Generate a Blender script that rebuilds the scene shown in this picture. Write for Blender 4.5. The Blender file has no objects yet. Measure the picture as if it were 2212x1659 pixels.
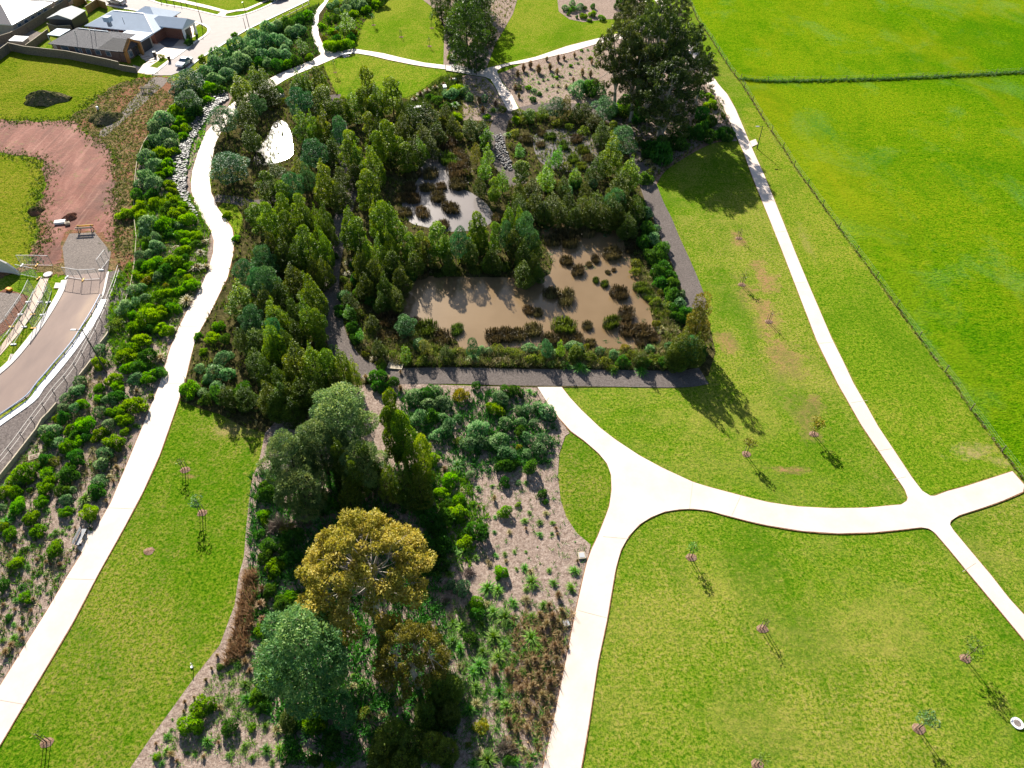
import bpy, math, random
import numpy as np
from mathutils import Vector, Matrix, geometry

# ------------------------------------------------------------------ camera, sky, sun, exposure
SC = bpy.context.scene
F, CX, CY, PITCH, H = 1534.0, 1106.0, 829.5, math.radians(46), 64.0     # photo measured on a 2212 x 1659 plan
cam_d = bpy.data.cameras.new("camera"); cam = bpy.data.objects.new("camera", cam_d)
SC.collection.objects.link(cam); SC.camera = cam
cam.location = (0, 0, H); cam.rotation_euler = (math.pi/2-PITCH, 0, 0)
cam_d.sensor_fit = 'HORIZONTAL'; cam_d.sensor_width = 36.0; cam_d.lens = 36.0*F/2212.0
cam_d.clip_start = 1; cam_d.clip_end = 3000
SUN_EL, SUN_AZ = math.radians(28), math.radians(18.5)                  # azimuth: degrees left of straight ahead
w = bpy.data.worlds.new("World"); SC.world = w; w.use_nodes = True
nt = w.node_tree; bg = nt.nodes['Background']
sky = nt.nodes.new('ShaderNodeTexSky'); sky.sky_type = 'NISHITA'; sky.sun_disc = False
sky.sun_elevation = SUN_EL; sky.sun_rotation = -SUN_AZ
nt.links.new(sky.outputs[0], bg.inputs[0]); bg.inputs[1].default_value = 0.05
sd = bpy.data.lights.new("sun", 'SUN'); sun = bpy.data.objects.new("sun", sd); SC.collection.objects.link(sun)
sd.energy = 5.0; sd.angle = math.radians(0.55); sd.color = (1.0, 0.93, 0.82)
sv = Vector((-math.sin(SUN_AZ)*math.cos(SUN_EL), math.cos(SUN_AZ)*math.cos(SUN_EL), math.sin(SUN_EL)))
sun.rotation_euler = sv.to_track_quat('Z', 'Y').to_euler()
SC.view_settings.view_transform = 'Standard'; SC.view_settings.look = 'None'
SC.view_settings.exposure = 1.38; SC.view_settings.gamma = 1.0

# ------------------------------------------------------------------ helpers
COL = SC.collection
rnd = random.Random(7); NR = np.random.default_rng(5)
def P(x, y, z=0.0):
    """place on the ground (or at height z) of a point read off the photograph's plan"""
    u = (x-CX)/F; v = (CY-y)/F; c, s = math.cos(PITCH), math.sin(PITCH)
    t = (H-z)/(s-v*c)
    return Vector((u*t, (c+v*s)*t, z))
def ppm(x, y, z=0.0):
    v = (CY-y)/F; c, s = math.cos(PITCH), math.sin(PITCH)
    return F*(s-v*c)/(H-z)
def cr(c, r, x, y): return (c*553+x/4.0, r*414.75+y/4.0)
def tag(o, label=None, cat=None, group=None, kind=None):
    if label: o['label'] = label
    if cat: o['category'] = cat
    if group: o['group'] = group
    if kind: o['kind'] = kind
    return o
def link(name, me, parent=None, loc=None):
    o = bpy.data.objects.new(name, me); COL.objects.link(o)
    if parent: o.parent = parent
    if loc is not None: o.location = loc
    return o
def empty(name, loc=(0, 0, 0), rz=0.0):
    o = bpy.data.objects.new(name, None); COL.objects.link(o); o.location = loc; o.rotation_euler = (0, 0, rz)
    o.empty_display_size = .3
    return o
def copy_tree(o, parent=None):
    kids = [k for k in KIDS.get(o.name, [])]
    c = o.copy(); COL.objects.link(c); c.parent = parent
    for k in kids: copy_tree(k, c)
    return c
KIDS = {}
def kid(parent, o): KIDS.setdefault(parent.name, []).append(o); return o

class MB:
    """collects boxes, bars and tubes into one mesh"""
    def __init__(s): s.v = []; s.f = []
    def add(s, vs, fs):
        n = len(s.v); s.v += [tuple(a) for a in vs]; s.f += [tuple(i+n for i in f) for f in fs]; return s
    def box(s, x0, x1, y0, y1, z0, z1):
        vs = [(x, y, z) for z in (z0, z1) for y in (y0, y1) for x in (x0, x1)]
        return s.add(vs, [(0, 2, 3, 1), (4, 5, 7, 6), (0, 1, 5, 4), (2, 6, 7, 3), (0, 4, 6, 2), (1, 3, 7, 5)])
    def bar(s, a, b, w_, h_=None):
        h_ = h_ or w_; a = Vector(a); b = Vector(b); d = (b-a).normalized()
        up = Vector((0, 0, 1)) if abs(d.z) < .95 else Vector((1, 0, 0))
        x = d.cross(up).normalized()*w_/2; y = x.normalized().cross(d).normalized()*h_/2
        vs = [p+i*x+j*y for p in (a, b) for i, j in ((-1, -1), (1, -1), (1, 1), (-1, 1))]
        return s.add(vs, [(0, 1, 2, 3), (7, 6, 5, 4), (0, 4, 5, 1), (1, 5, 6, 2), (2, 6, 7, 3), (3, 7, 4, 0)])
    def tube(s, pts, rs, n=6):
        pts = [Vector(p) for p in pts]; vs = []; fs = []
        for i, p in enumerate(pts):
            d = (pts[min(i+1, len(pts)-1)]-pts[max(i-1, 0)]).normalized()
            up = Vector((0, 1, 0)) if abs(d.z) > .8 else Vector((0, 0, 1))
            x = d.cross(up).normalized(); y = x.cross(d)
            for k in range(n):
                a = 2*math.pi*k/n; vs.append(p+(x*math.cos(a)+y*math.sin(a))*rs[i])
        for i in range(len(pts)-1):
            for k in range(n):
                fs.append((i*n+k, i*n+(k+1) % n, (i+1)*n+(k+1) % n, (i+1)*n+k))
        fs.append(tuple(range(n))[::-1]); fs.append(tuple((len(pts)-1)*n+k for k in range(n)))
        return s.add(vs, fs)
    def mesh(s, name, mat):
        me = bpy.data.meshes.new(name); me.from_pydata(s.v, [], s.f); me.validate(); me.update()
        for m_ in (mat if isinstance(mat, (list, tuple)) else [mat]): me.materials.append(m_)
        return me
    def build(s, name, mat, parent=None, loc=None):
        o = link(name, s.mesh(name, mat), parent, loc)
        if parent: kid(parent, o)
        return o

def catmull(pts, n=3, closed=False):
    P_ = [Vector(p[:2]) for p in pts]; out = []; N = len(P_)
    rng = range(N) if closed else range(N-1)
    for i in rng:
        g = (lambda k: P_[k % N]) if closed else (lambda k: P_[max(0, min(N-1, k))])
        a, b, c, d = g(i-1), g(i), g(i+1), g(i+2)
        for j in range(n):
            t = j/n
            out.append(0.5*((2*b)+(c-a)*t+(2*a-5*b+4*c-d)*t*t+(3*b-3*c+d-a)*t**3))
    if not closed: out.append(P_[-1])
    return [tuple(p) for p in out]
def sheet(name, pts, z, mat, kind='structure', smooth=False, world=False, label=None):
    w_ = [Vector(p[:2]) for p in pts] if world else [P(*p).xy for p in pts]
    if smooth: w_ = [Vector(p) for p in catmull([tuple(q) for q in w_], 3, True)]
    v3 = [Vector((p.x, p.y, z)) for p in w_]
    tris = geometry.tessellate_polygon([v3])
    me = bpy.data.meshes.new(name); me.from_pydata([tuple(v) for v in v3], [], [tuple(t) for t in tris])
    me.update()
    if sum(p.normal.z for p in me.polygons) < 0: me.flip_normals()
    me.materials.append(mat)
    o = link(name, me); tag(o, label=label, kind=kind); return o
def ragged(pts, amp, n=6, seed=1):
    """world-space outline with a natural, uneven edge"""
    r = random.Random(seed); w_ = [tuple(P(*p).xy) for p in pts]; w_ = catmull(w_, n, True)
    return [(x+r.uniform(-amp, amp), y+r.uniform(-amp, amp)) for x, y in w_]
def inside(pt, poly):
    x, y = pt; c = False; j = len(poly)-1
    for i in range(len(poly)):
        xi, yi = poly[i]; xj, yj = poly[j]
        if (yi > y) != (yj > y) and x < (xj-xi)*(y-yi)/(yj-yi)+xi: c = not c
        j = i
    return c

# ------------------------------------------------------------------ materials
def newmat(name):
    m = bpy.data.materials.new(name); m.use_nodes = True
    return m, m.node_tree, m.node_tree.nodes['Principled BSDF']
def setspec(b, rough, spec=.3):
    b.inputs['Roughness'].default_value = rough; b.inputs['Specular IOR Level'].default_value = spec
def ramp(nt, fac, stops):
    r = nt.nodes.new('ShaderNodeValToRGB'); el = r.color_ramp.elements
    while len(el) < len(stops): el.new(0.5)
    for e, (p, c) in zip(el, stops): e.position = p; e.color = (*c, 1)
    nt.links.new(fac, r.inputs[0]); return r.outputs[0]
def noise(nt, scale, detail=3, rough=.6, vec=None, dist=0.0):
    n = nt.nodes.new('ShaderNodeTexNoise'); n.inputs['Scale'].default_value = scale
    n.inputs['Detail'].default_value = detail; n.inputs['Roughness'].default_value = rough
    n.inputs['Distortion'].default_value = dist*.3 if scale > 1 else dist
    if vec is None: vec = coords(nt)
    nt.links.new(vec, n.inputs['Vector']); return n.outputs[0]
def coords(nt, kind='Object', scale=None, rot=None):
    key = 'geo_pos'
    if kind == 'Object' and scale is None and key in nt.nodes: return nt.nodes[key].outputs['Object']
    t = nt.nodes.new('ShaderNodeTexCoord')
    if kind == 'Object' and scale is None: t.name = key; return t.outputs['Object']
    m = nt.nodes.new('ShaderNodeMapping'); nt.links.new(t.outputs[kind], m.inputs[0])
    if scale: m.inputs['Scale'].default_value = scale
    if rot: m.inputs['Rotation'].default_value = rot
    return m.outputs[0]
def mix(nt, fac, a, b, mode='MIX'):
    m = nt.nodes.new('ShaderNodeMix'); m.data_type = 'RGBA'; m.blend_type = mode
    for s, v in ((m.inputs[0], fac), (m.inputs[6], a), (m.inputs[7], b)):
        if isinstance(v, (int, float)): s.default_value = v
        elif isinstance(v, tuple): s.default_value = (*v, 1)
        else: nt.links.new(v, s)
    return m.outputs[2]
def rng(nt, v, a, b, c=0.0, d=1.0):
    m = nt.nodes.new('ShaderNodeMapRange'); nt.links.new(v, m.inputs[0])
    for i, k in enumerate((a, b, c, d)): m.inputs[1+i].default_value = k
    return m.outputs[0]
def bump(nt, b, h, strength, dist):
    n = nt.nodes.new('ShaderNodeBump'); n.inputs['Strength'].default_value = strength
    n.inputs['Distance'].default_value = dist; nt.links.new(h, n.inputs['Height'])
    nt.links.new(n.outputs[0], b.inputs['Normal'])
def plain(name, col, rough=.7, spec=.3, metal=0.0, var=.12, scale=3.0):
    m, nt, b = newmat(name); setspec(b, rough, spec); b.inputs['Metallic'].default_value = metal
    n = noise(nt, scale, 4)
    d = tuple(max(0, c*(1-var)) for c in col); l = tuple(min(1, c*(1+var)) for c in col)
    nt.links.new(ramp(nt, n, [(.3, d), (.7, l)]), b.inputs['Base Color']); return m

def grass(name, dark, mid, light, dry, big=.05, tuft=.9, dryamt=.35, bs=.9, bd=.12, soil=None, stretch=None):
    m, nt, b = newmat(name); setspec(b, 1.0, 0.0)
    v = coords(nt, scale=stretch[0], rot=stretch[1]) if stretch else None
    nb = noise(nt, big, 4, .6); nm = noise(nt, tuft, 8, .78, v, .3); nf = noise(nt, tuft*4, 4, .8, v); ng = noise(nt, tuft*.3, 3, .6, v)
    c1 = ramp(nt, nm, [(.38, dark), (.48, mid), (.60, light)]); c2 = ramp(nt, nm, [(.36, mid), (.48, light), (.60, dry)])
    ad = nt.nodes.new('ShaderNodeMath'); ad.operation = 'MULTIPLY_ADD'; nt.links.new(ng, ad.inputs[0]); ad.inputs[1].default_value = .5; nt.links.new(nb, ad.inputs[2])
    c = mix(nt, rng(nt, ad.outputs[0], .66, .84), c1, c2)
    nd = noise(nt, big*4.3, 4, .7); c = mix(nt, rng(nt, nd, .66-.12*dryamt, .82, 0, dryamt), c, dry)
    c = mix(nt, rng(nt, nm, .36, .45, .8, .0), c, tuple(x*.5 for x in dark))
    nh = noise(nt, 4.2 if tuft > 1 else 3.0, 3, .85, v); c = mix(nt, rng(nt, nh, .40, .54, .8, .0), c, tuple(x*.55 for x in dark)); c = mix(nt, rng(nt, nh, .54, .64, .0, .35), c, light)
    if soil:
        ns = noise(nt, .11, 6, .8); c = mix(nt, rng(nt, ns, soil[1], soil[1]+.08, 0, .85), c, soil[0])
    nt.links.new(c, b.inputs['Base Color'])
    bump(nt, b, nm, bs, bd*1.6); return m
M = {}
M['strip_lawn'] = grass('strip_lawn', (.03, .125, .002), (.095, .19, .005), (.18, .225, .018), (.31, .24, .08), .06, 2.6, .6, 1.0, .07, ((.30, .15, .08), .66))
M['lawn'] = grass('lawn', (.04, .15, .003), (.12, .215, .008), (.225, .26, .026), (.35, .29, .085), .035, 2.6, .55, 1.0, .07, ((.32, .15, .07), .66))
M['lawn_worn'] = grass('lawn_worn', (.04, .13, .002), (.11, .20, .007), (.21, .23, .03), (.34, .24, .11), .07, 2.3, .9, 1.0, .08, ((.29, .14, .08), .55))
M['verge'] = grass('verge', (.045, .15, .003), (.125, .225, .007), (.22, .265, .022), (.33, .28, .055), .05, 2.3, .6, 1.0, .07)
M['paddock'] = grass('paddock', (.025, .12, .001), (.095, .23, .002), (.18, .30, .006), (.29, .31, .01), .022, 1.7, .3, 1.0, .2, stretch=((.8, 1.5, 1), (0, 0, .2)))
def streak(m, col, amt, sc, rot, lo, hi, lat):
    nt = m.node_tree; b = nt.nodes['Principled BSDF']; src = b.inputs['Base Color'].links[0].from_socket
    n = noise(nt, .05, 5, .65, coords(nt, scale=sc, rot=rot), .6); n2 = noise(nt, 1.6, 6, .8)
    f = nt.nodes.new('ShaderNodeMath'); f.operation = 'MULTIPLY'; nt.links.new(rng(nt, n, lo, hi, 0, amt), f.inputs[0]); nt.links.new(rng(nt, n2, .40, .56, lat, 1), f.inputs[1])
    nt.links.new(mix(nt, f.outputs[0], src, col), b.inputs['Base Color'])
streak(M['paddock'], (.25, .25, .008), .6, (1, .35, 1), (0, 0, .42), .52, .68, .25)
streak(M['paddock'], (.12, .25, .05), .5, (1.6, 1.1, 1), (0, 0, .2), .52, .66, .1)
streak(M['paddock'], (.025, .13, .002), .5, (1.2, .8, 1), (0, 0, .9), .50, .64, .15)
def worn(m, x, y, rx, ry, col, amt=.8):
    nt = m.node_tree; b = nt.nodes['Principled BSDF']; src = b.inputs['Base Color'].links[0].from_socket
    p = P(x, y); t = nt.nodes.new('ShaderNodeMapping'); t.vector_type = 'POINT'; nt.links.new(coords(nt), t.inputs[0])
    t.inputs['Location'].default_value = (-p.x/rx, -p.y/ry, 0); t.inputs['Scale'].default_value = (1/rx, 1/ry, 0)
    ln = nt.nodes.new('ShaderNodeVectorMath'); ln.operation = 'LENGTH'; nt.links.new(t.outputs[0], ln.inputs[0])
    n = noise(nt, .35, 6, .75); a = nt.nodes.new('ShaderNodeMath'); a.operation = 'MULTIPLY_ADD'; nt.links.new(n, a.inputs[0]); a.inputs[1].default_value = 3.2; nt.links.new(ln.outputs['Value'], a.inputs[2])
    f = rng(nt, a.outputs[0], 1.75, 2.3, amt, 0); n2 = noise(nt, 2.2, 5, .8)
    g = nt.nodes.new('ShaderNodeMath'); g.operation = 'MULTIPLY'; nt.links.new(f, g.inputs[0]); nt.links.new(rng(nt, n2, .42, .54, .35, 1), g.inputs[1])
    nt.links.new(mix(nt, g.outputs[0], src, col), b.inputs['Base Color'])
SOILC = (.31, .165, .09)
for x, y, rx, ry in ((1655, 690, 3.5, 8), (1690, 780, 4.5, 8), (1610, 640, 2.5, 6), (1595, 520, 1.6, 3.5), (1650, 600, 3, 7), (1575, 740, 2.4, 5), (1740, 900, 3, 6), (1760, 870, 2, 3), (1700, 1015, 4, 1.2), (1390, 1040, 2, 1)): worn(M['lawn'], x, y, rx, ry, SOILC, .85)
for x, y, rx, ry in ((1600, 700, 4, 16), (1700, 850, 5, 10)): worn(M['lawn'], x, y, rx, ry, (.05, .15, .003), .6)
worn(M['verge'], 2110, 980, 5, 2.5, (.36, .26, .13), .7); worn(M['verge'], 1740, 520, 1.5, 8, (.30, .24, .08), .6)
for x, y, rx, ry in ((1760, 330, 9, 20), (1850, 470, 9, 22), (1960, 630, 8, 20), (2080, 790, 8, 14)): worn(M['paddock'], x, y, rx, ry, (.22, .28, .01), .35)
for x, y, rx, ry in ((1560, 900, 14, 5), (1900, 1330, 12, 6), (1560, 1250, 9, 5), (1650, 1550, 10, 3)): worn(M['lawn'], x, y, rx, ry, (.30, .27, .06), .4)
worn(M['strip_lawn'], 500, 930, 4, 2, (.36, .25, .12), .8); worn(M['strip_lawn'], 410, 1030, 1.6, .8, SOILC, .8)
streak(M['lawn'], (.04, .12, .003), .7, (2.2, 1.2, 1), (0, 0, .5), .48, .64, .1)
streak(M['lawn'], (.27, .24, .06), .35, (1.5, 2.2, 1), (0, 0, -.3), .50, .66, .3)
streak(M['strip_lawn'], (.03, .12, .002), .6, (2.2, 1.2, 1), (0, 0, .5), .48, .64, .1)
streak(M['lawn_worn'], (.04, .13, .003), .85, (2.5, 1.1, 1), (0, 0, .3), .48, .60, .1)
streak(M['verge'], (.05, .13, .003), .6, (2.5, 1.1, 1), (0, 0, .3), .50, .64, .1)
M['rough_grass'] = grass('rough_grass', (.05, .13, .003), (.14, .20, .008), (.23, .25, .02), (.28, .23, .04), .06, 1.5, .5, 1.0, .2)
M['weeds'] = grass('weeds', (.05, .075, .015), (.16, .125, .055), (.28, .20, .10), (.32, .19, .11), .12, 1.3, .9, 1.0, .2, ((.25, .115, .075), .48))
def mulch(name, a, b_, c_, s=2.2):
    m, nt, b = newmat(name); setspec(b, 1.0, .0)
    n1 = noise(nt, s, 6, .75, None, .8); n2 = noise(nt, .12, 3); n3 = noise(nt, s*3.2, 3, .8)
    c = ramp(nt, n1, [(.36, a), (.5, b_), (.66, c_)]); c = mix(nt, rng(nt, n2, .35, .7, 0, .5), c, tuple(x*.72 for x in b_))
    c = mix(nt, rng(nt, n3, .35, .6, .55, 0), c, tuple(x*.35 for x in a))
    nt.links.new(c, b.inputs['Base Color']); bump(nt, b, n3, .9, .12); return m
M['mulch'] = mulch('mulch', (.20, .14, .11), (.40, .305, .25), (.60, .49, .42), 3.0)
M['mulch_red'] = mulch('mulch_red', (.18, .10, .065), (.31, .20, .14), (.42, .30, .22))
M['wet_soil'] = mulch('wet_soil', (.03, .035, .012), (.085, .075, .03), (.17, .14, .06), 1.2)
M['reed_bed'] = mulch('reed_bed', (.05, .05, .015), (.14, .11, .045), (.22, .18, .08), 1.5)
M['gravel'] = mulch('gravel', (.13, .11, .10), (.21, .18, .165), (.29, .25, .23), 5.0)
M['crushed_rock'] = mulch('crushed_rock', (.20, .17, .15), (.30, .26, .235), (.40, .34, .30), 3.0)
def dirt():
    m, nt, b = newmat('red_dirt'); setspec(b, .85, .2)
    v = coords(nt, scale=(1, .45, 1), rot=(0, 0, .35)); n1 = noise(nt, .16, 5, .65, v, 1.2); n2 = noise(nt, 1.6, 5, .75)
    c = ramp(nt, n1, [(.3, (.11, .032, .018)), (.5, (.20, .066, .044)), (.68, (.31, .135, .10))])
    c = mix(nt, rng(nt, n2, .3, .7, .0, .45), c, (.12, .05, .035)); nt.links.new(c, b.inputs['Base Color'])
    c = mix(nt, rng(nt, noise(nt, .09, 4, .6), .5, .64, 0, .65), c, (.07, .028, .02)); tk = noise(nt, .55, 4, .7, coords(nt, scale=(2.4, .12, 1), rot=(0, 0, .25)), .8); c = mix(nt, rng(nt, tk, .36, .46, .4, 0), c, (.09, .035, .022)); c = mix(nt, rng(nt, tk, .56, .66, 0, .4), c, (.36, .19, .14)); c = mix(nt, rng(nt, noise(nt, .35, 6, .8), .57, .64, 0, .7), c, (.16, .13, .04)); nt.links.new(c, b.inputs['Base Color']); bump(nt, b, n2, .8, .15); return m
M['red_dirt'] = dirt()
M['edge_soil'] = mulch('edge_soil', (.22, .10, .05), (.34, .18, .10), (.40, .25, .15), 1.0)
M['soil'] = mulch('soil', (.13, .06, .04), (.22, .11, .075), (.30, .17, .12), 1.0)
def concrete(name, a, b_, jn=0.0):
    m, nt, b = newmat(name); setspec(b, .7, .3)
    n1 = noise(nt, .25, 4); n2 = noise(nt, 3.5, 5, .7)
    c = ramp(nt, n1, [(.3, a), (.7, b_)]); c = mix(nt, rng(nt, n2, .3, .7, 0, .12), c, (.35, .28, .22))
    nt.links.new(c, b.inputs['Base Color']); bump(nt, b, n2, .15, .01); return m
M['concrete'] = concrete('concrete', (.60, .50, .425), (.70, .60, .53))
M['kerb'] = concrete('kerb', (.58, .54, .50), (.70, .66, .62))
M['footpath'] = concrete('footpath', (.50, .37, .28), (.58, .45, .36))
M['joint'] = plain('path_joint', (.42, .35, .30))
def asphalt():
    m, nt, b = newmat('asphalt'); setspec(b, .8, .3)
    n1 = noise(nt, .12, 4, .6, coords(nt, scale=(1.5, .5, 1), rot=(0, 0, -.6))); n2 = noise(nt, 6, 4, .8)
    c = ramp(nt, n1, [(.35, (.19, .135, .115)), (.52, (.245, .175, .145)), (.68, (.36, .26, .19))])
    c = mix(nt, rng(nt, n2, .3, .7, 0, .3), c, (.2, .16, .15)); nt.links.new(c, b.inputs['Base Color']); return m
M['asphalt'] = asphalt()
M['street'] = plain('street', (.27, .235, .225), .8, .3, 0, .08, .6)
def water(name, c1, c2, rough, bs=.03):
    m, nt, b = newmat(name); b.inputs['Roughness'].default_value = rough; b.inputs['IOR'].default_value = 1.48
    n1 = noise(nt, .09, 3); nt.links.new(ramp(nt, n1, [(.35, c1), (.65, c2)]), b.inputs['Base Color'])
    n2 = noise(nt, 1.2, 3, .5, coords(nt, scale=(1, 2.2, 1))); bump(nt, b, n2, bs, .04); return m
M['pond'] = water('muddy_water', (.165, .108, .052), (.205, .138, .072), .17, .06)
M['pond_grey'] = water('grey_water', (.13, .115, .11), (.18, .155, .145), .2, .12)
M['pond_dark'] = water('dark_water', (.03, .03, .02), (.06, .05, .03), .05, .16)
def rocks():
    m, nt, b = newmat('rock'); setspec(b, .6, .4)
    n = noise(nt, 1.5, 4); nt.links.new(ramp(nt, n, [(.3, (.035, .035, .04)), (.7, (.15, .145, .15))]), b.inputs['Base Color']); return m
M['rock'] = rocks()
M['wood'] = plain('weathered_timber', (.20, .16, .12), .85, .2, 0, .35, 4)
M['wood_pale'] = plain('pale_timber', (.42, .36, .27), .8, .2, 0, .2, 4)
M['wood_new'] = plain('new_timber', (.40, .24, .08), .8, .2, 0, .25, 4)
M['orange_timber'] = plain('orange_timber', (.36, .17, .05), .6, .3, 0, .2, 3)
M['galv'] = plain('galvanised_steel', (.36, .37, .39), .5, .4, .3, .1)
M['dark_metal'] = plain('dark_metal', (.06, .06, .065), .5, .5, .4, .2)
M['black'] = plain('black_plastic', (.02, .02, .022), .5, .4, 0, .2)
M['white'] = plain('white_paint', (.78, .78, .78), .45, .4, 0, .03)
M['yellow'] = plain('yellow_paint', (.75, .42, .05), .5, .4, 0, .1)
M['orange'] = plain('orange_plastic', (.8, .28, .02), .5, .4, 0, .1)
M['roof_pale'] = plain('pale_metal_roof', (.50, .58, .68), .7, .15, 0, .04, 1)
M['roof_white'] = plain('white_metal_roof', (.74, .74, .74), .5, .5, .1, .03, 1)
def brick(name, a, b_, mortar, sc=2.2):
    m, nt, b = newmat(name); setspec(b, .85, .2); t = nt.nodes.new('ShaderNodeTexBrick')
    t.inputs['Scale'].default_value = sc; t.inputs['Color1'].default_value = (*a, 1); t.inputs['Color2'].default_value = (*b_, 1)
    t.inputs['Mortar'].default_value = (*mortar, 1); t.inputs['Mortar Size'].default_value = .02
    v = coords(nt, rot=(math.pi/2, 0, 0), scale=(1, 1, 1)); nt.links.new(v, t.inputs['Vector'])
    nt.links.new(t.outputs[0], b.inputs['Base Color']); return m
M['brick'] = brick('brown_brick', (.14, .085, .07), (.19, .12, .10), (.22, .18, .16))
M['brick_red'] = brick('red_brick', (.20, .07, .045), (.26, .10, .07), (.24, .18, .15))
M['render'] = plain('beige_render', (.40, .34, .28), .8)
M['glass'] = plain('window_glass', (.10, .14, .18), .12, .8, 0, .3)
def roofmat(name, col, sc, axis=0):
    m, nt, b = newmat(name); setspec(b, .7, .3); wv = nt.nodes.new('ShaderNodeTexWave'); wv.inputs['Scale'].default_value = sc
    wv.bands_direction = 'X' if axis == 0 else 'Y'; nt.links.new(coords(nt), wv.inputs['Vector'])
    nt.links.new(ramp(nt, wv.outputs[1], [(.1, tuple(c*.6 for c in col)), (.5, col)]), b.inputs['Base Color'])
    bump(nt, b, wv.outputs[1], .6, .05); return m
M['roof_dark'] = roofmat('dark_tile_roof', (.050, .055, .085), 4.5, 1)
M['roof_stripe'] = roofmat('striped_tile_roof', (.22, .20, .21), .9, 1)
M['roof_shed'] = roofmat('corrugated_roof', (.36, .38, .39), 1.3, 0)
def bark(name, a, b_):
    m, nt, b = newmat(name); setspec(b, .85, .2); n = noise(nt, 2.5, 5, .7, coords(nt, scale=(1, 1, .25)))
    nt.links.new(ramp(nt, n, [(.35, a), (.65, b_)]), b.inputs['Base Color']); return m
M['bark'] = bark('bark', (.06, .045, .035), (.16, .12, .09))
M['bark_pale'] = bark('pale_bark', (.26, .22, .18), (.52, .47, .41))
M['bark_dark'] = bark('dark_bark', (.035, .025, .02), (.08, .06, .05))
def leaf(name, a, b_, c_, tl=.3, rough=.55):
    m, nt, b = newmat(name); setspec(b, rough, .25)
    at = nt.nodes.new('ShaderNodeAttribute'); at.attribute_name = 'tint'
    oi = nt.nodes.new('ShaderNodeObjectInfo')
    c = ramp(nt, at.outputs['Fac'], [(.1, a), (.5, b_), (.92, c_)])
    hs = nt.nodes.new('ShaderNodeHueSaturation'); nt.links.new(c, hs.inputs['Color'])
    nt.links.new(rng(nt, oi.outputs['Random'], 0, 1, .475, .52), hs.inputs['Hue'])
    v2 = nt.nodes.new('ShaderNodeMath'); v2.operation = 'FRACT'; m2 = nt.nodes.new('ShaderNodeMath'); m2.operation = 'MULTIPLY'
    nt.links.new(oi.outputs['Random'], m2.inputs[0]); m2.inputs[1].default_value = 17.3; nt.links.new(m2.outputs[0], v2.inputs[0])
    nt.links.new(rng(nt, v2.outputs[0], 0, 1, .75, 1.25), hs.inputs['Value'])
    nt.links.new(hs.outputs[0], b.inputs['Base Color'])
    tr = nt.nodes.new('ShaderNodeBsdfTranslucent')
    hs2 = nt.nodes.new('ShaderNodeHueSaturation'); nt.links.new(hs.outputs[0], hs2.inputs['Color'])
    hs2.inputs['Value'].default_value = 1.35; hs2.inputs['Saturation'].default_value = 1.1; hs2.inputs['Hue'].default_value = .49
    nt.links.new(hs2.outputs[0], tr.inputs[0])
    ms = nt.nodes.new('ShaderNodeMixShader'); ms.inputs[0].default_value = tl
    nt.links.new(b.outputs[0], ms.inputs[1]); nt.links.new(tr.outputs[0], ms.inputs[2])
    nt.links.new(ms.outputs[0], nt.nodes['Material Output'].inputs[0]); return m
L = {}
L['mel'] = leaf('olive_leaves', (.04, .105, .006), (.125, .225, .012), (.34, .45, .02), .24)
L['mel_dark'] = leaf('dark_olive_leaves', (.03, .065, .008), (.075, .125, .012), (.18, .24, .02), .18)
L['wattle'] = leaf('bluegreen_leaves', (.02, .085, .025), (.05, .165, .05), (.13, .29, .08), .22)
L['wattle_soft'] = leaf('soft_green_leaves', (.05, .13, .045), (.12, .23, .07), (.29, .38, .11), .3)
L['gum_gold'] = leaf('golden_leaves', (.17, .19, .02), (.34, .35, .05), (.54, .50, .11), .32)
L['gum_dark'] = leaf('dark_gum_leaves', (.03, .052, .010), (.06, .095, .016), (.125, .155, .03), .2)
L['gum_mid'] = leaf('olive_gum_leaves', (.07, .08, .012), (.16, .165, .022), (.28, .26, .045), .3)
L['cas'] = leaf('casuarina_leaves', (.02, .055, .010), (.05, .11, .015), (.11, .20, .02), .25)
L['c'] = leaf('rosemary_leaves', (.03, .10, .03), (.07, .20, .055), (.32, .46, .22), .25)
L['b'] = leaf('bright_leaves', (.04, .13, .005), (.095, .26, .008), (.21, .38, .014), .4)
L['d'] = leaf('dark_green_leaves', (.02, .075, .012), (.045, .145, .018), (.10, .24, .03), .32)
L['o'] = leaf('olive_shrub_leaves', (.06, .095, .015), (.13, .19, .025), (.25, .28, .05), .34)
L['g'] = leaf('tussock_green', (.04, .15, .015), (.11, .28, .025), (.30, .46, .10), .36)
L['s'] = leaf('tussock_straw', (.17, .15, .06), (.30, .27, .11), (.44, .40, .20), .28)
L['t'] = leaf('tussock_brown', (.12, .09, .035), (.25, .18, .08), (.40, .31, .16), .28)
L['r'] = leaf('reed_brown', (.05, .045, .018), (.11, .09, .035), (.19, .15, .065), .2)
L['R'] = leaf('reed_green', (.035, .06, .010), (.075, .125, .018), (.15, .19, .035), .3)
L['w'] = leaf('water_plant', (.04, .10, .03), (.10, .20, .06), (.3, .38, .22), .25)
L['p'] = leaf('twigs', (.10, .075, .06), (.20, .16, .13), (.30, .25, .21), .05)
L['x'] = leaf('yellow_shrub_leaves', (.11, .13, .01), (.20, .21, .015), (.30, .28, .03), .3)

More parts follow.
